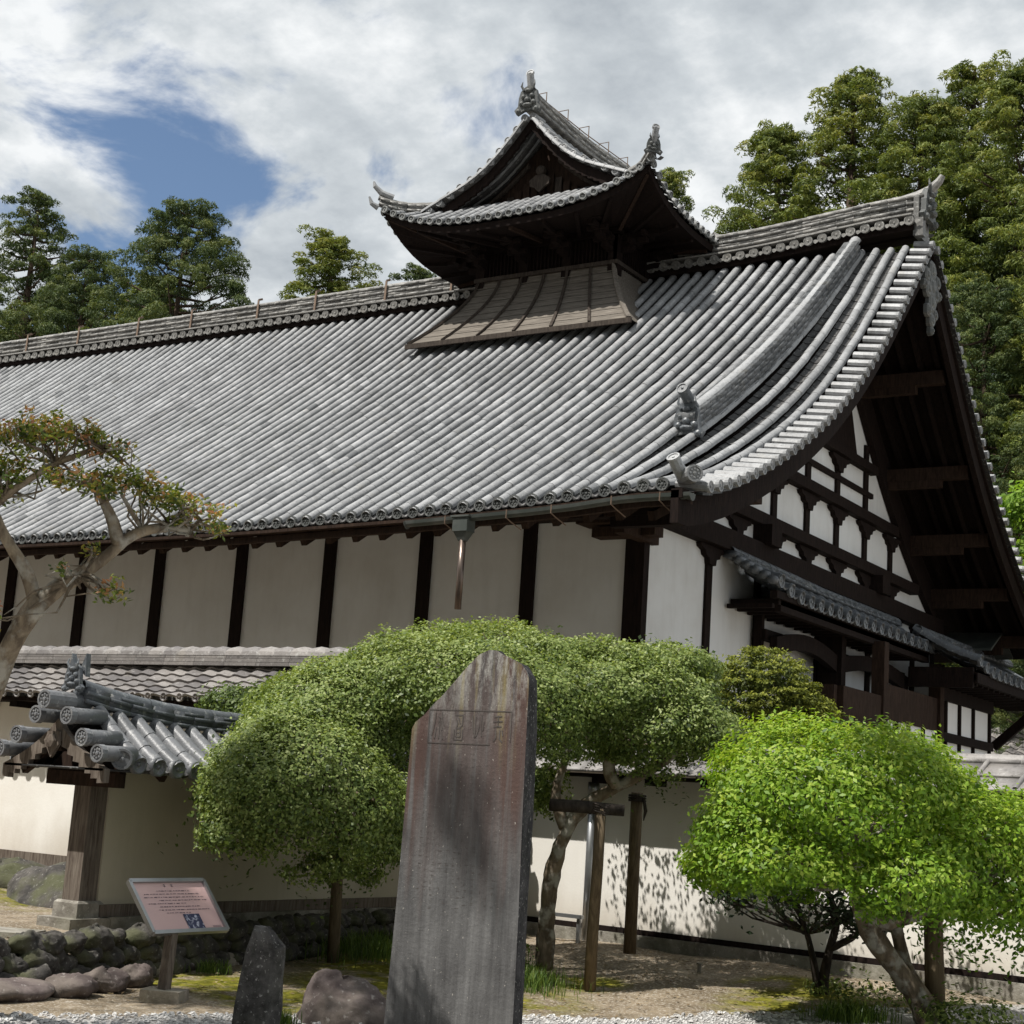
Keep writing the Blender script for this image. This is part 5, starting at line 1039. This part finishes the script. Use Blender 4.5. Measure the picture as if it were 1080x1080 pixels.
# --- support posts
m = MB(); m.tube([(-6.98, 12.62, .02), (-6.95, 12.57, .5), (-6.87, 12.45, 1.1), (-6.83, 12.38, 1.60)], [.055, .052, .05, .048], 12, wob=.05); S1 = root('support_post', (-6.98, 12.62, 0), 'round timber prop with a horizontal log lashed on top, holding up the twisted branch', 'support post'); m.build('pole', W_POLE, S1, True)
m = MB(); m.tube([(-7.25, 12.2, 1.60), (-7.01, 12.31, 1.60), (-6.67, 12.52, 1.59)], [.055, .057, .05], 12, wob=.05); m.build('crosspiece', B_DARK, S1, True)
m = MB()
for k in range(4): m.tube([(-6.86+.09*math.cos(t), 12.42+.09*math.sin(t), 1.56+.02*k+.02*math.sin(3*t)) for t in np.linspace(0, 6.28, 12)], .01, 5, cap=False)
m.build('rope', B_DARK, S1)
m = MB(); m.tube([(-7.79, 14.9, .1), (-7.72, 14.76, .95), (-7.65, 14.62, 1.78)], [.066, .063, .06], 12, wob=.05); S2 = root('support_post', (-7.79, 14.9, .1), 'dark round timber prop with rope at its head, standing close to the white wall', 'support post'); m.build('pole', W_POLE, S2, True)
m = MB()
for k in range(3): m.tube([(-7.65+.085*math.cos(t), 14.63+.085*math.sin(t), 1.70+.025*k) for t in np.linspace(0, 6.28, 12)], .012, 5, cap=False)
m.tube([(-7.56, 14.6, 1.73), (-7.53, 14.6, 1.6), (-7.55, 14.6, 1.5)], [.015, .02, .005], 5); m.build('rope', B_DARK, S2)
m = MB(); m.tube([(-9.38, 12.0, .0), (-9.36, 11.95, .6), (-9.32, 11.85, 1.5)], [.058, .054, .05], 12, wob=.06); S3 = root('support_post', (-9.38, 12.0, 0), 'round mossy timber prop under the left lobe of the dome tree, beside the boulder', 'support post'); m.build('pole', W_POLE, S3, True)
m = MB(); m.tube([(-4.10, 13.3, .1), (-4.13, 13.28, .98)], [.085, .075], 12, wob=.05); S4 = root('support_post', (-4.1, 13.3, .1), 'short timber prop under the bright green tree, touching its leaning trunk', 'support post'); m.build('pole', W_POLE, S4, True)

# --- bright green tree at right
T2 = root('bright_green_tree', (-4.1, 13.2, 0), 'low broad tree with glossy bright yellow green leaves at the right edge', 'tree')
lob2 = [(-4.66, 12.45, 1.80, 1.10, .62), (-3.96, 12.73, 1.45, .80, .55), (-5.03, 11.85, 1.47, .58, .38), (-3.77, 13.29, 1.15, .5, .36), (-4.61, 12.63, 2.10, .68, .34), (-3.60, 13.4, 1.5, .4, .4), (-5.3, 12.4, 1.42, .5, .36), (-4.95, 12.0, 1.22, .8, .36), (-4.15, 12.45, 1.2, .72, .34), (-3.5, 12.9, 1.15, .5, .4)]
C, D = shell(lob2, 2900, .08, .17, 15, -.7, 9, .038); k = ~((C[:, 2] < 1.12) & (C[:, 0] > -4.8) & (C[:, 0] < -4.25) & (C[:, 1] < 12.9)); m = MB(); leafcloud(m, C[k], D[k], .052, .026, .45, .30+.15*NR.random(k.sum())+.46*np.repeat(NR.random(len(C)//9+1), 9)[:len(C)][k]+.2*D[k][:, 2])  # upward leaves tinted lighter, lit top and dark underside put into the colour
C, D = shell(lob2, 240, .35, .1, 16, -.2, 5, .07); leafcloud(m, C, D, .06, .03, .2, .15*np.ones(len(C)))
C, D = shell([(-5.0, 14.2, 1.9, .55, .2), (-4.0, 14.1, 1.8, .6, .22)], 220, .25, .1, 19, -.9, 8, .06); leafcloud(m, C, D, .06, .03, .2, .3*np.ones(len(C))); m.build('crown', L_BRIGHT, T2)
lo = [(-3.77, 13.29, .85, .6, .38), (-3.4, 13.2, .8, .45, .35), (-4.0, 13.3, .9, .4, .28)]
C, D = shell(lo, 420, .3, .1, 18, -.9, 5, .08); m = MB(); leafcloud(m, C, D, .058, .028, .1, .12*np.ones(len(C))); m.build('lower_foliage', L_BRIGHT, T2)
rt_ = [(-4.08, 13.2, 0.0), (-4.17, 13.09, 0.25), (-4.32, 12.94, 0.48), (-4.47, 12.8, 0.7), (-4.54, 12.7, 0.92), (-4.57, 12.64, 1.14), (-4.51, 12.63, 1.45), (-4.6, 12.5, 1.8)]
limb(rt_, .11, .05, 10, .2).build('trunk', B_GREY, T2, True); limb([(-4.10, 13.15, 0.1), (-4.29, 13.09, 0.48), (-4.36, 13.11, 0.7), (-4.40, 13.04, 0.92), (-4.28, 13.07, 1.09), (-4.0, 13.0, 1.3)], .07, .035, 9, .2).build('trunk', B_GREY, T2, True)
limb([(-4.52, 12.72, .85), (-4.35, 12.85, .82), (-4.1, 13.0, .95), (-3.8, 13.1, 1.05)], .07, .03, 9, .3).build('limb', B_GREY, T2, True)
m = MB(); twigs(m, lob2, [(-4.51, 12.63, 1.4), (-4.2, 13.0, 1.1), (-3.8, 13.1, 1.05), (-4.57, 12.64, 1.14)], 70, .012, 8, .85); m.build('twigs', B_GREY, T2)
# --- small dark tree below it
T3 = root('dark_leaved_tree', (-5.3, 13.9, .05), 'small dark leaved tree with two thin trunks in shade under the bright green tree', 'tree')
lob3 = [(-5.37, 13.57, 1.02, .66, .36), (-5.85, 13.31, .98, .36, .28), (-5.0, 13.74, .88, .5, .32)]
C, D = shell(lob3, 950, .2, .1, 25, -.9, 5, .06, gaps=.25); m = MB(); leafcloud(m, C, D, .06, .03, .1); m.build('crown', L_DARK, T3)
limb([(-5.29, 13.89, 0.0), (-5.29, 13.84, 0.2), (-5.22, 13.81, 0.51), (-5.14, 13.81, 0.76), (-5.23, 13.69, 1.05)], .055, .025, 8).build('trunk', B_DARK, T3, True); limb([(-5.31, 13.87, 0.0), (-5.35, 13.75, 0.41), (-5.38, 13.68, 0.62), (-5.5, 13.6, 0.95)], .04, .02, 8).build('trunk', B_DARK, T3, True)
limb([(-5.22, 13.81, .5), (-5.0, 13.85, .62), (-4.9, 13.85, .78), (-4.85, 13.8, 1.0)], .035, .015, 7).build('limb', B_DARK, T3, True)
m = MB(); twigs(m, lob3, [(-5.14, 13.81, .76), (-5.38, 13.68, .62), (-4.9, 13.85, .75)], 40, .008, 9, .9); m.build('twigs', B_DARK, T3)
# --- rounded conifer beyond the wall
T4 = root('rounded_conifer', (-7.23, 16.8, .1), 'dense rounded olive green conifer behind the wall, between the dome tree and the bright tree', 'shrub')
m = MB(); g = np.random.default_rng(31)
for lx, ly, lz, lr, lh in ((-7.23, 16.8, 2.98, .56, .53), (-6.8, 17.1, 2.78, .3, .24)):
    for k in range(11):        # layered fans of fine foliage
        zf_ = -.8+1.75*k/10; rr_k = lr*math.sqrt(max(0.02, 1-zf_*zf_*.95)); nn = int(90+420*rr_k/lr*(lr/.56)**2)
        for _ in range(nn//12):
            a = g.uniform(0, 6.28); r_ = rr_k*(1+.05*math.sin(a*5+k*2)+g.normal(0, .02)); c = V3((lx+math.cos(a)*r_, ly+math.sin(a)*r_, lz+zf_*lh+.02*math.sin(a*7+k)))
            n_ = 26; off = g.normal(0, 1, (n_, 3))*np.array([.045, .045, .016]); Cc = c+off; Dd = np.tile(V3((math.cos(a)*.5, math.sin(a)*.5, .6)), (n_, 1)); leafcloud(m, Cc, Dd, .05, .02, .3, .35+.3*g.random(n_)+off[:, 2]*9)
C, D = shell([(-7.23, 16.8, 2.98, .48, .46)], 1500, .05, .02, 33, -.9, 5, .04); leafcloud(m, C, D, .06, .03, 0, .0*np.ones(len(C))); m.build('crown', L_CONI, T4)
limb([(-7.2, 16.9, 0), (-7.23, 16.8, 1.5), (-7.23, 16.8, 2.8)], .09, .05).build('trunk', B_DARK, T4, True)

# --- pruned tree with reddish spring leaves, left foreground
T5 = root('pruned_spring_tree', (-8.9, 7.1, 0), 'pruned tree with smooth tan limbs and reddish green leaf pads at the left edge', 'tree')
limb([(-8.9, 7.1, 0.1), (-8.8, 7.0, .6), (-8.65, 6.89, 1.03), (-8.27, 6.64, 1.65), (-7.91, 6.52, 2.12), (-7.68, 6.47, 2.47), (-7.56, 6.51, 2.64)], .10, .062, 14, .06).build('trunk', B_PALE, T5, True)
limb([(-7.60, 6.50, 2.58), (-7.50, 6.55, 2.70), (-7.38, 6.6, 2.78), (-7.27, 6.72, 2.92), (-7.18, 6.79, 3.05), (-7.14, 6.87, 3.11), (-7.02, 6.98, 3.15), (-6.93, 7.07, 3.14)], .057, .022, 12, .1).build('limb', B_PALE, T5, True)
limb([(-7.60, 6.49, 2.6), (-7.60, 6.45, 2.72), (-7.66, 6.41, 2.84), (-7.73, 6.33, 2.97), (-7.78, 6.26, 3.12), (-7.9, 6.2, 3.3), (-8.0, 6.2, 3.5)], .042, .026, 10, .12).build('limb', B_PALE, T5, True)
limb([(-7.92, 6.2, 3.05), (-7.73, 6.27, 3.24), (-7.58, 6.34, 3.36), (-7.45, 6.4, 3.46), (-7.33, 6.47, 3.52), (-7.2, 6.53, 3.58)], .033, .012, 9, .1).build('limb', B_PALE, T5, True)
limb([(-7.21, 6.76, 3.0), (-7.25, 6.72, 3.15), (-7.30, 6.66, 3.28), (-7.34, 6.6, 3.40)], .045, .016, 8, .1).build('limb', B_PALE, T5, True)
limb([(-8.1, 6.25, 3.4), (-8.25, 6.3, 3.2), (-8.0, 6.4, 2.6), (-8.3, 6.65, 1.65)][::-1], .06, .03, 8, .1).build('limb', B_PALE, T5, True)
pads = [(-7.62, 6.34, 3.66, .22, .075), (-7.45, 6.38, 3.63, .2, .085), (-7.27, 6.47, 3.62, .16, .09), (-7.15, 6.55, 3.55, .12, .07), (-7.85, 6.24, 3.62, .22, .09), (-7.70, 6.29, 3.40, .2, .09), (-7.85, 6.22, 3.40, .12, .1), (-7.25, 6.40, 3.34, .17, .07), (-7.1, 6.5, 3.3, .1, .06), (-7.45, 6.4, 3.38, .09, .05),
        (-7.02, 6.92, 3.32, .2, .075), (-7.22, 6.70, 3.42, .16, .07), (-6.88, 7.04, 3.27, .14, .07), (-7.12, 6.82, 3.40, .14, .06), (-6.78, 7.14, 3.17, .09, .045), (-7.12, 6.66, 2.69, .09, .065), (-7.40, 6.49, 2.83, .05, .06), (-7.30, 6.63, 2.96, .05, .03), (-7.66, 6.28, 2.48, .05, .05), (-7.78, 6.3, 3.26, .1, .05), (-6.95, 7.0, 3.2, .09, .05)]
m = MB(); g = np.random.default_rng(44)
for (x, y, z, r, h) in pads:
    n_ = int(4200*r*r*math.pi*.95)+14; nb = max(4, n_//9); cc = V3((x, y, z))+g.normal(0, .48, (nb, 3))*np.array([r, r, h]); P = np.repeat(cc, 9, 0)+g.normal(0, .022, (nb*9, 3)); tt = np.repeat(np.clip(g.normal(.42, .25, nb)+(cc[:, 2]-z)/h*.16, 0, 1), 9)
    leafcloud(m, P, g.normal(0, .5, (len(P), 3))+np.array([0, -.2, .6]), .042, .019, .2, tt)
m.build('leaves', L_RED, T5)
m = MB(); twigs(m, pads, [(-7.45, 6.4, 3.46), (-7.2, 6.53, 3.56), (-7.34, 6.6, 3.38), (-7.02, 6.98, 3.15), (-7.14, 6.87, 3.11), (-7.73, 6.27, 3.24), (-7.8, 6.25, 3.2), (-7.25, 6.72, 3.15), (-6.93, 7.07, 3.14), (-7.36, 6.6, 2.79)], 120, .007, 12, .75)
m.tube([(-7.40, 6.58, 2.80), (-7.28, 6.6, 2.80), (-7.2, 6.6, 2.76), (-7.14, 6.64, 2.70)], [.014, .011, .008, .004], 5); m.build('twigs', B_GREY, T5)

# --- grass, ferns and low plants
def tuft(x, y, n, h, w, mat, spread, name, label, cat, seed):
    g = np.random.default_rng(seed); m = MB(); z0 = float(gh(x, y))
    vs = []; 
    bx = x+g.normal(0, spread, n); by = y+g.normal(0, spread, n); bz = gh(bx, by)
    a = g.uniform(0, 6.28, n); hh = h*g.uniform(.5, 1.2, n); le = g.uniform(.1, .7, n)*hh
    A = np.stack([bx, by, bz], 1); dirv = np.stack([np.cos(a), np.sin(a), np.zeros(n)], 1); sd = np.stack([-np.sin(a), np.cos(a), np.zeros(n)], 1)*w
    Mi = A+dirv*le[:, None]*.35+np.stack([0*a, 0*a, hh*.65], 1); T_ = A+dirv*le[:, None]+np.stack([0*a, 0*a, hh*.95], 1)
    V = np.stack([A-sd, A+sd, Mi+sd*.8, Mi-sd*.8, Mi-sd*.8, Mi+sd*.8, T_+sd*.1, T_-sd*.1], 1).reshape(-1, 3); q = np.arange(n*8).reshape(-1, 4); m.arr(V, q, np.repeat(g.random(n), 2))
    o = m.build(name, mat, None, loc=(x, y, z0)); tag(o, label, cat); return o
tuft(-9.35, 12.95, 2400, .20, .0035, L_GRASS, .42, 'grass_clump', 'soft green grass clump right of the mossy prop, left of the monument', 'grass', 1)
tuft(-7.15, 8.62, 220, .13, .0035, L_GRASS, .05, 'grass_tuft', 'small bright yellow green grass tuft between stone marker and boulder', 'grass', 2)
tuft(-7.55, 12.2, 1300, .17, .0035, L_GRASS, .25, 'grass_clump', 'dark grass clump at the trunk foot, between monument and first timber prop', 'grass', 3)
tuft(-4.65, 12.75, 900, .14, .004, L_GRASS, .14, 'grass_clump', 'low green tuft at the foot of the bright tree trunk', 'grass', 4)
tuft(-9.35, 10.35, 200, .11, .0035, L_GRASS, .08, 'grass_tuft', 'little weed growing by the stone edging, right of the sign post', 'grass', 5)
def bushy(x, y, r, h, n, seed, label, mat=L_GRASS, L=.05, W=.025, z=0):
    b_ = float(gh(x, y))+z; C, D = shell([(x, y, b_+h*.35, r, h*.6)], n, .12, .08, seed, -.3, 5, .05); m = MB(); leafcloud(m, C, D, L, W, .3); o = m.build('low_shrub', mat, None, loc=(x, y, b_)); tag(o, label, 'shrub')
bushy(-7.9, 12.5, .32, .42, 1300, 51, 'low leafy shrub at the twisted trunk, half hidden by the monument edge', L_CLIP)
bushy(-3.75, 12.9, .42, .35, 900, 52, 'dark low shrub at the right edge under the bright tree', L_CLIP)
bushy(-4.9, 13.9, .55, .2, 500, 53, 'flat ground hugging plant around the thin dark trunks', L_CLIP)
m = MB(); m.tube([(-6.62, 14.1, .1), (-6.62, 14.1, .2)], .02, 8); m.tube([(-6.62, 14.1, .2), (-6.62, 14.1, .215)], .03, 8); tag(m.build('ground_peg', M_STONE, None, loc=(-6.62, 14.1, .1)), 'tiny pale peg standing in the dirt in front of the white wall', 'peg')

# ================================================================== TREES BEHIND THE HALL
def cedar_proto(seed, H, Rw, dens=1.0, top=.5, lean=0, low=.12, open_=0.0, cs=1.0):
    g = np.random.default_rng(seed); m = MB(); t = MB()
    t.tube([(0, 0, 0), (.1*lean, 0, H*.35), (.25*lean, 0, H*.7), (.3*lean, 0, H*.95)], [H*.018, H*.014, H*.008, H*.002], 9, wob=.1)
    prof = lambda f_: Rw*min(1, ((1-f_)/top+.03))**.62*(.72+.28*min(1, (f_-low+.05)/.25))
    nb = int(480*dens); ph = g.uniform(0, 6.28, 4)
    for b in range(nb):
        f_ = low+(1-low)*(b+g.random())/nb; f_ = 1-(1-f_)**1.15; z = H*f_*.985; a = b*2.39996+g.normal(0, .35)
        R = prof(f_)*(1+.14*math.sin(3*a+ph[0]+f_*9)+.13*math.sin(2*a+ph[1]-f_*17)); inner = g.random() < .3
        d = V3((math.cos(a), math.sin(a), 0)); rr = R*(g.uniform(.25, .7) if inner else g.uniform(.78, 1.08)); c0 = V3((.3*lean*f_, 0, z))+d*rr
        if open_ and g.random() < open_: continue
        base = V3((.3*lean*f_, 0, z-.15*R)); 
        if b % 4 == 0: t.tube([base, (base+c0)/2+V3((0, 0, -.1*R)), c0], [.07, .05, .02], 4, tint=g.random())
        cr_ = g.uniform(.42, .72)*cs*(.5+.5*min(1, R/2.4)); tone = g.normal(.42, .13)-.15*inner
        for k in range(g.integers(2, 4)):       # a branch end is a few puffs side by side
            c = c0+g.normal(0, cr_*.62, 3)*np.array([1, 1, .6]); r_ = cr_*g.uniform(.55, .9); n_ = int(230*(r_/.5)**1.7*(.5 if inner else 1))
            dd = g.normal(0, 1, (n_, 3)); dd /= np.linalg.norm(dd, axis=1)[:, None]; dd[:, 2] = np.where(dd[:, 2] < -.35, -dd[:, 2], dd[:, 2])
            P = c+dd*r_*np.array([1, 1, .72])*g.uniform(.7, 1.0, (n_, 1)); tn = tone+g.normal(0, .06)
            leafcloud(m, P, dd, .17, .042, .05, tn+.28*dd[:, 2])  # puff tops tinted lighter and undersides darker, top light painted in
    return m, t
PROTO = []
for sd, H, Rw, dens, top, lean, mat, op, low, cs in ((101, 26, 4.7, 1.15, .75, .6, L_CEDAR, 0, .1, 1.0), (102, 26, 4.0, 1.05, 1.0, -.5, L_CEDAR, 0, .12, .9), (103, 25, 4.9, 1.2, .34, 0, L_CEDARD, 0, .1, 1.0), (104, 26, 3.8, .9, .8, .8, L_CEDARD, .06, .15, .9)):
    NR = np.random.default_rng(sd); PROTO.append((cedar_proto(sd, H, Rw, dens, top, lean, low, op, cs), H, mat))
PM = {}
def cedar(i, x, y, ztop, label, s=1.0, rz=0.0, wide=1.0, group='tall cedars behind the temple hall'):
    (m, t), H, mat = PROTO[i]; k = ztop/H*s; o = root('cedar_tree', (x, y, 0), label, 'tree', group)
    if i not in PM:
        ORG[o.name] = V3((0, 0, 0)); c = m.build('crown', mat, o); b = t.build('trunk', B_CEDAR, o, True); PM[i] = (c, b)
    else:
        for q in PM[i]: c = q.copy(); COL.objects.link(c); c.parent = o
    o.scale = (k*wide, k*wide, k); o.rotation_euler = (0, 0, rz)
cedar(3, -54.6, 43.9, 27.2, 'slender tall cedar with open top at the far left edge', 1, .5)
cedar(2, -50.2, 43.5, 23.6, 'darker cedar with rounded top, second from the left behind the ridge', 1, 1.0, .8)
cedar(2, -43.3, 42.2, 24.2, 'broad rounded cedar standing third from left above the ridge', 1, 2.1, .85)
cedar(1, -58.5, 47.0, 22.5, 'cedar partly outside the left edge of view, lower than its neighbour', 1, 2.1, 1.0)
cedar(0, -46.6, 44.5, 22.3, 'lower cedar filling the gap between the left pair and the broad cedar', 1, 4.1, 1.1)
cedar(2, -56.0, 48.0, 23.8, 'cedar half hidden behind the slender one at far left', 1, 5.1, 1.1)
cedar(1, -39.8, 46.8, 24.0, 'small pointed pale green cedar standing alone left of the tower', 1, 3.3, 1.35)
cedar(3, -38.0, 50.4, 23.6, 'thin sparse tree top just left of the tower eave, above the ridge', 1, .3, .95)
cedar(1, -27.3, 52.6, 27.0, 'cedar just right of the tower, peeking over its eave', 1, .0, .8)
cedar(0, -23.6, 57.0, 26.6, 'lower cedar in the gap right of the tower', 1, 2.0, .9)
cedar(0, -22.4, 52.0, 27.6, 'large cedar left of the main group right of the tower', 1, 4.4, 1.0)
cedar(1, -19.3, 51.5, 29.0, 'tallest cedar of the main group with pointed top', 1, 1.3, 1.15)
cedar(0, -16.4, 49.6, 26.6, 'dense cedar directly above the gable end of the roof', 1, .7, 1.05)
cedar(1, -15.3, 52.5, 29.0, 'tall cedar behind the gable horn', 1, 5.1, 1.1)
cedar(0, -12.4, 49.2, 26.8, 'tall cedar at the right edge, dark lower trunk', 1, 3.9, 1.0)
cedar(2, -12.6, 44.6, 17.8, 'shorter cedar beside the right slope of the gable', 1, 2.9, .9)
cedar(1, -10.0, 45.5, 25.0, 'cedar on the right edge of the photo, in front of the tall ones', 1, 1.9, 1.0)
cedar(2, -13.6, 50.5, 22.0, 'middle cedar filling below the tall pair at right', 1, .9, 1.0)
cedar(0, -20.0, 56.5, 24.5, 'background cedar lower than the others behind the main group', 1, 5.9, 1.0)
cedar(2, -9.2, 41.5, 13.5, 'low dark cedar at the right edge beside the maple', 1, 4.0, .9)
# maple at right
T6 = root('maple_tree', (-8.2, 34.5, 0), 'bright light green maple showing at the right edge beside the gable eave', 'tree')
lob6 = [(-8.3, 34.2, 8.6, 1.0, .5), (-8.0, 34.6, 7.6, 1.1, .5), (-8.4, 34.8, 6.9, .8, .4), (-7.4, 34.2, 8.0, 1.4, .9)]
C, D = shell(lob6, 420, .15, .3, 61, -.8, 6, .12); m = MB(); leafcloud(m, C, D, .14, .09, .5); m.build('crown', L_MAPLE, T6); limb([(-7.8, 34.6, 0), (-7.9, 34.5, 4), (-7.7, 34.4, 8)], .2, .06).build('trunk', B_DARK, T6, True)
# pale rock cliff and a low tiled roof beyond the porch
mkrock('rock_cliff', (-10.6, 48.0, 3.0), (5.0, 3.0, 4.1), 77, M_ROCKL, 'pale weathered rock cliff showing below the porch eave at the right edge', n=14, k=20, jag=.2, sub=2)
LB = root('outbuilding', (-8.6, 39.5, 0), 'low outbuilding with pale wavy tiled roof glimpsed at the right edge under the eaves', 'building')
m = MB(); m.box(-12, -3, 39.8, 43, 0, 3.25); m.build('wall', P_WHITE, LB)
m = MB(); walltiles(m, (-12.5, 41.3), (-2.5, 41.3), (0, -1), 4.3, 3.35, 2.0, .3, .32, .035); m.build('roof', T_WALL, LB); m = MB(); m.box(-12.4, -2.6, 39.4, 43.2, 3.22, 3.32); m.build('eave_board', W_BROWN, LB)

# unseen woods added to darken the garden, and a tall tree over the beds
g = np.random.default_rng(90); m = MB(); NR = g; n_ = 26000
a = g.uniform(-.95, 1.3, n_); zz_ = g.uniform(0, 1, n_)**.8; rad = g.uniform(27, 33, n_)+3*np.sin(a*9)+2*np.sin(a*23+zz_*6)
top_ = 22+3*np.sin(a*7+1)+2*np.sin(a*19); P = np.stack([-3+rad*np.sin(a+math.pi), 8+rad*np.cos(a+math.pi), zz_*top_], 1)
keep = ~((P[:, 1] > 14) & (P[:, 0] < -14)); P = P[keep]
leafcloud(m, P, np.tile(V3((0, 0, .4)), (len(P), 1)), 1.3, .7, .2); o = m.build('unseen_wood', L_CEDARD, None); tag(o, 'unseen dark wood added behind and beside the viewer to block sky light', 'wood'); o['kind'] = 'stuff'
T7 = root('shade_tree', (-11.5, 1.5, 0), 'tall open crowned garden tree left of the view whose branches dapple the monument and ground', 'tree')
limb([(-11.5, 1.5, 0), (-11.2, 2.0, 5), (-10.2, 3.2, 9), (-8.8, 4.4, 11.2)], .28, .08).build('trunk', B_GREY, T7, True)
m = MB()
for (x, y, z, r) in ((-8.35, 4.15, 10.2, .22), (-8.15, 4.75, 10.6, .17), (-8.5, 4.9, 9.9, .2), (-7.7, 4.4, 10.4, .15), (-8.3, 5.3, 10.2, .16), (-9.6, 4.2, 10.5, .8), (-10.3, 5.3, 10.0, .7), (-9.9, 3.2, 9.4, .9), (-11.2, 4.2, 9.8, .8), (-8.9, 3.2, 9.9, .35), (-10.9, 6.0, 9.2, .5), (-7.3, 5.6, 10.6, .4), (-7.0, 6.4, 10.2, .35), (-8.0, 7.0, 10.4, .35), (-6.4, 7.6, 10.6, .45)):
    n_ = int(620*r*r/.25); dd = g.normal(0, 1, (n_, 3)); leafcloud(m, V3((x, y, z))+dd*r*.42, dd, .11, .07, .2)
m.build('crown', L_CLIP, T7)

fl = MB(); g = np.random.default_rng(55); NR = g; n_ = 2600; X_ = g.uniform(-10, -3.2, n_); Y_ = g.uniform(8.6, 15.4, n_); k = ~((Y_-1.64*X_-21.28 < 0)); X_, Y_ = X_[k], Y_[k]
leafcloud(fl, np.stack([X_, Y_, gh(X_, Y_)+.012], 1), np.tile(V3((0, 0, 3.0)), (len(X_), 1)), .045, .024, 1.5); o = fl.build('fallen_leaves', m_leaf('dry_leaves', [(0.10, 0.06, 0.03), (0.24, 0.17, 0.09), (0.40, 0.33, 0.20)], .8, .1), None); tag(o, 'small dry leaves and twigs scattered over the bare dirt of the garden', 'leaf litter'); o['kind'] = 'stuff'
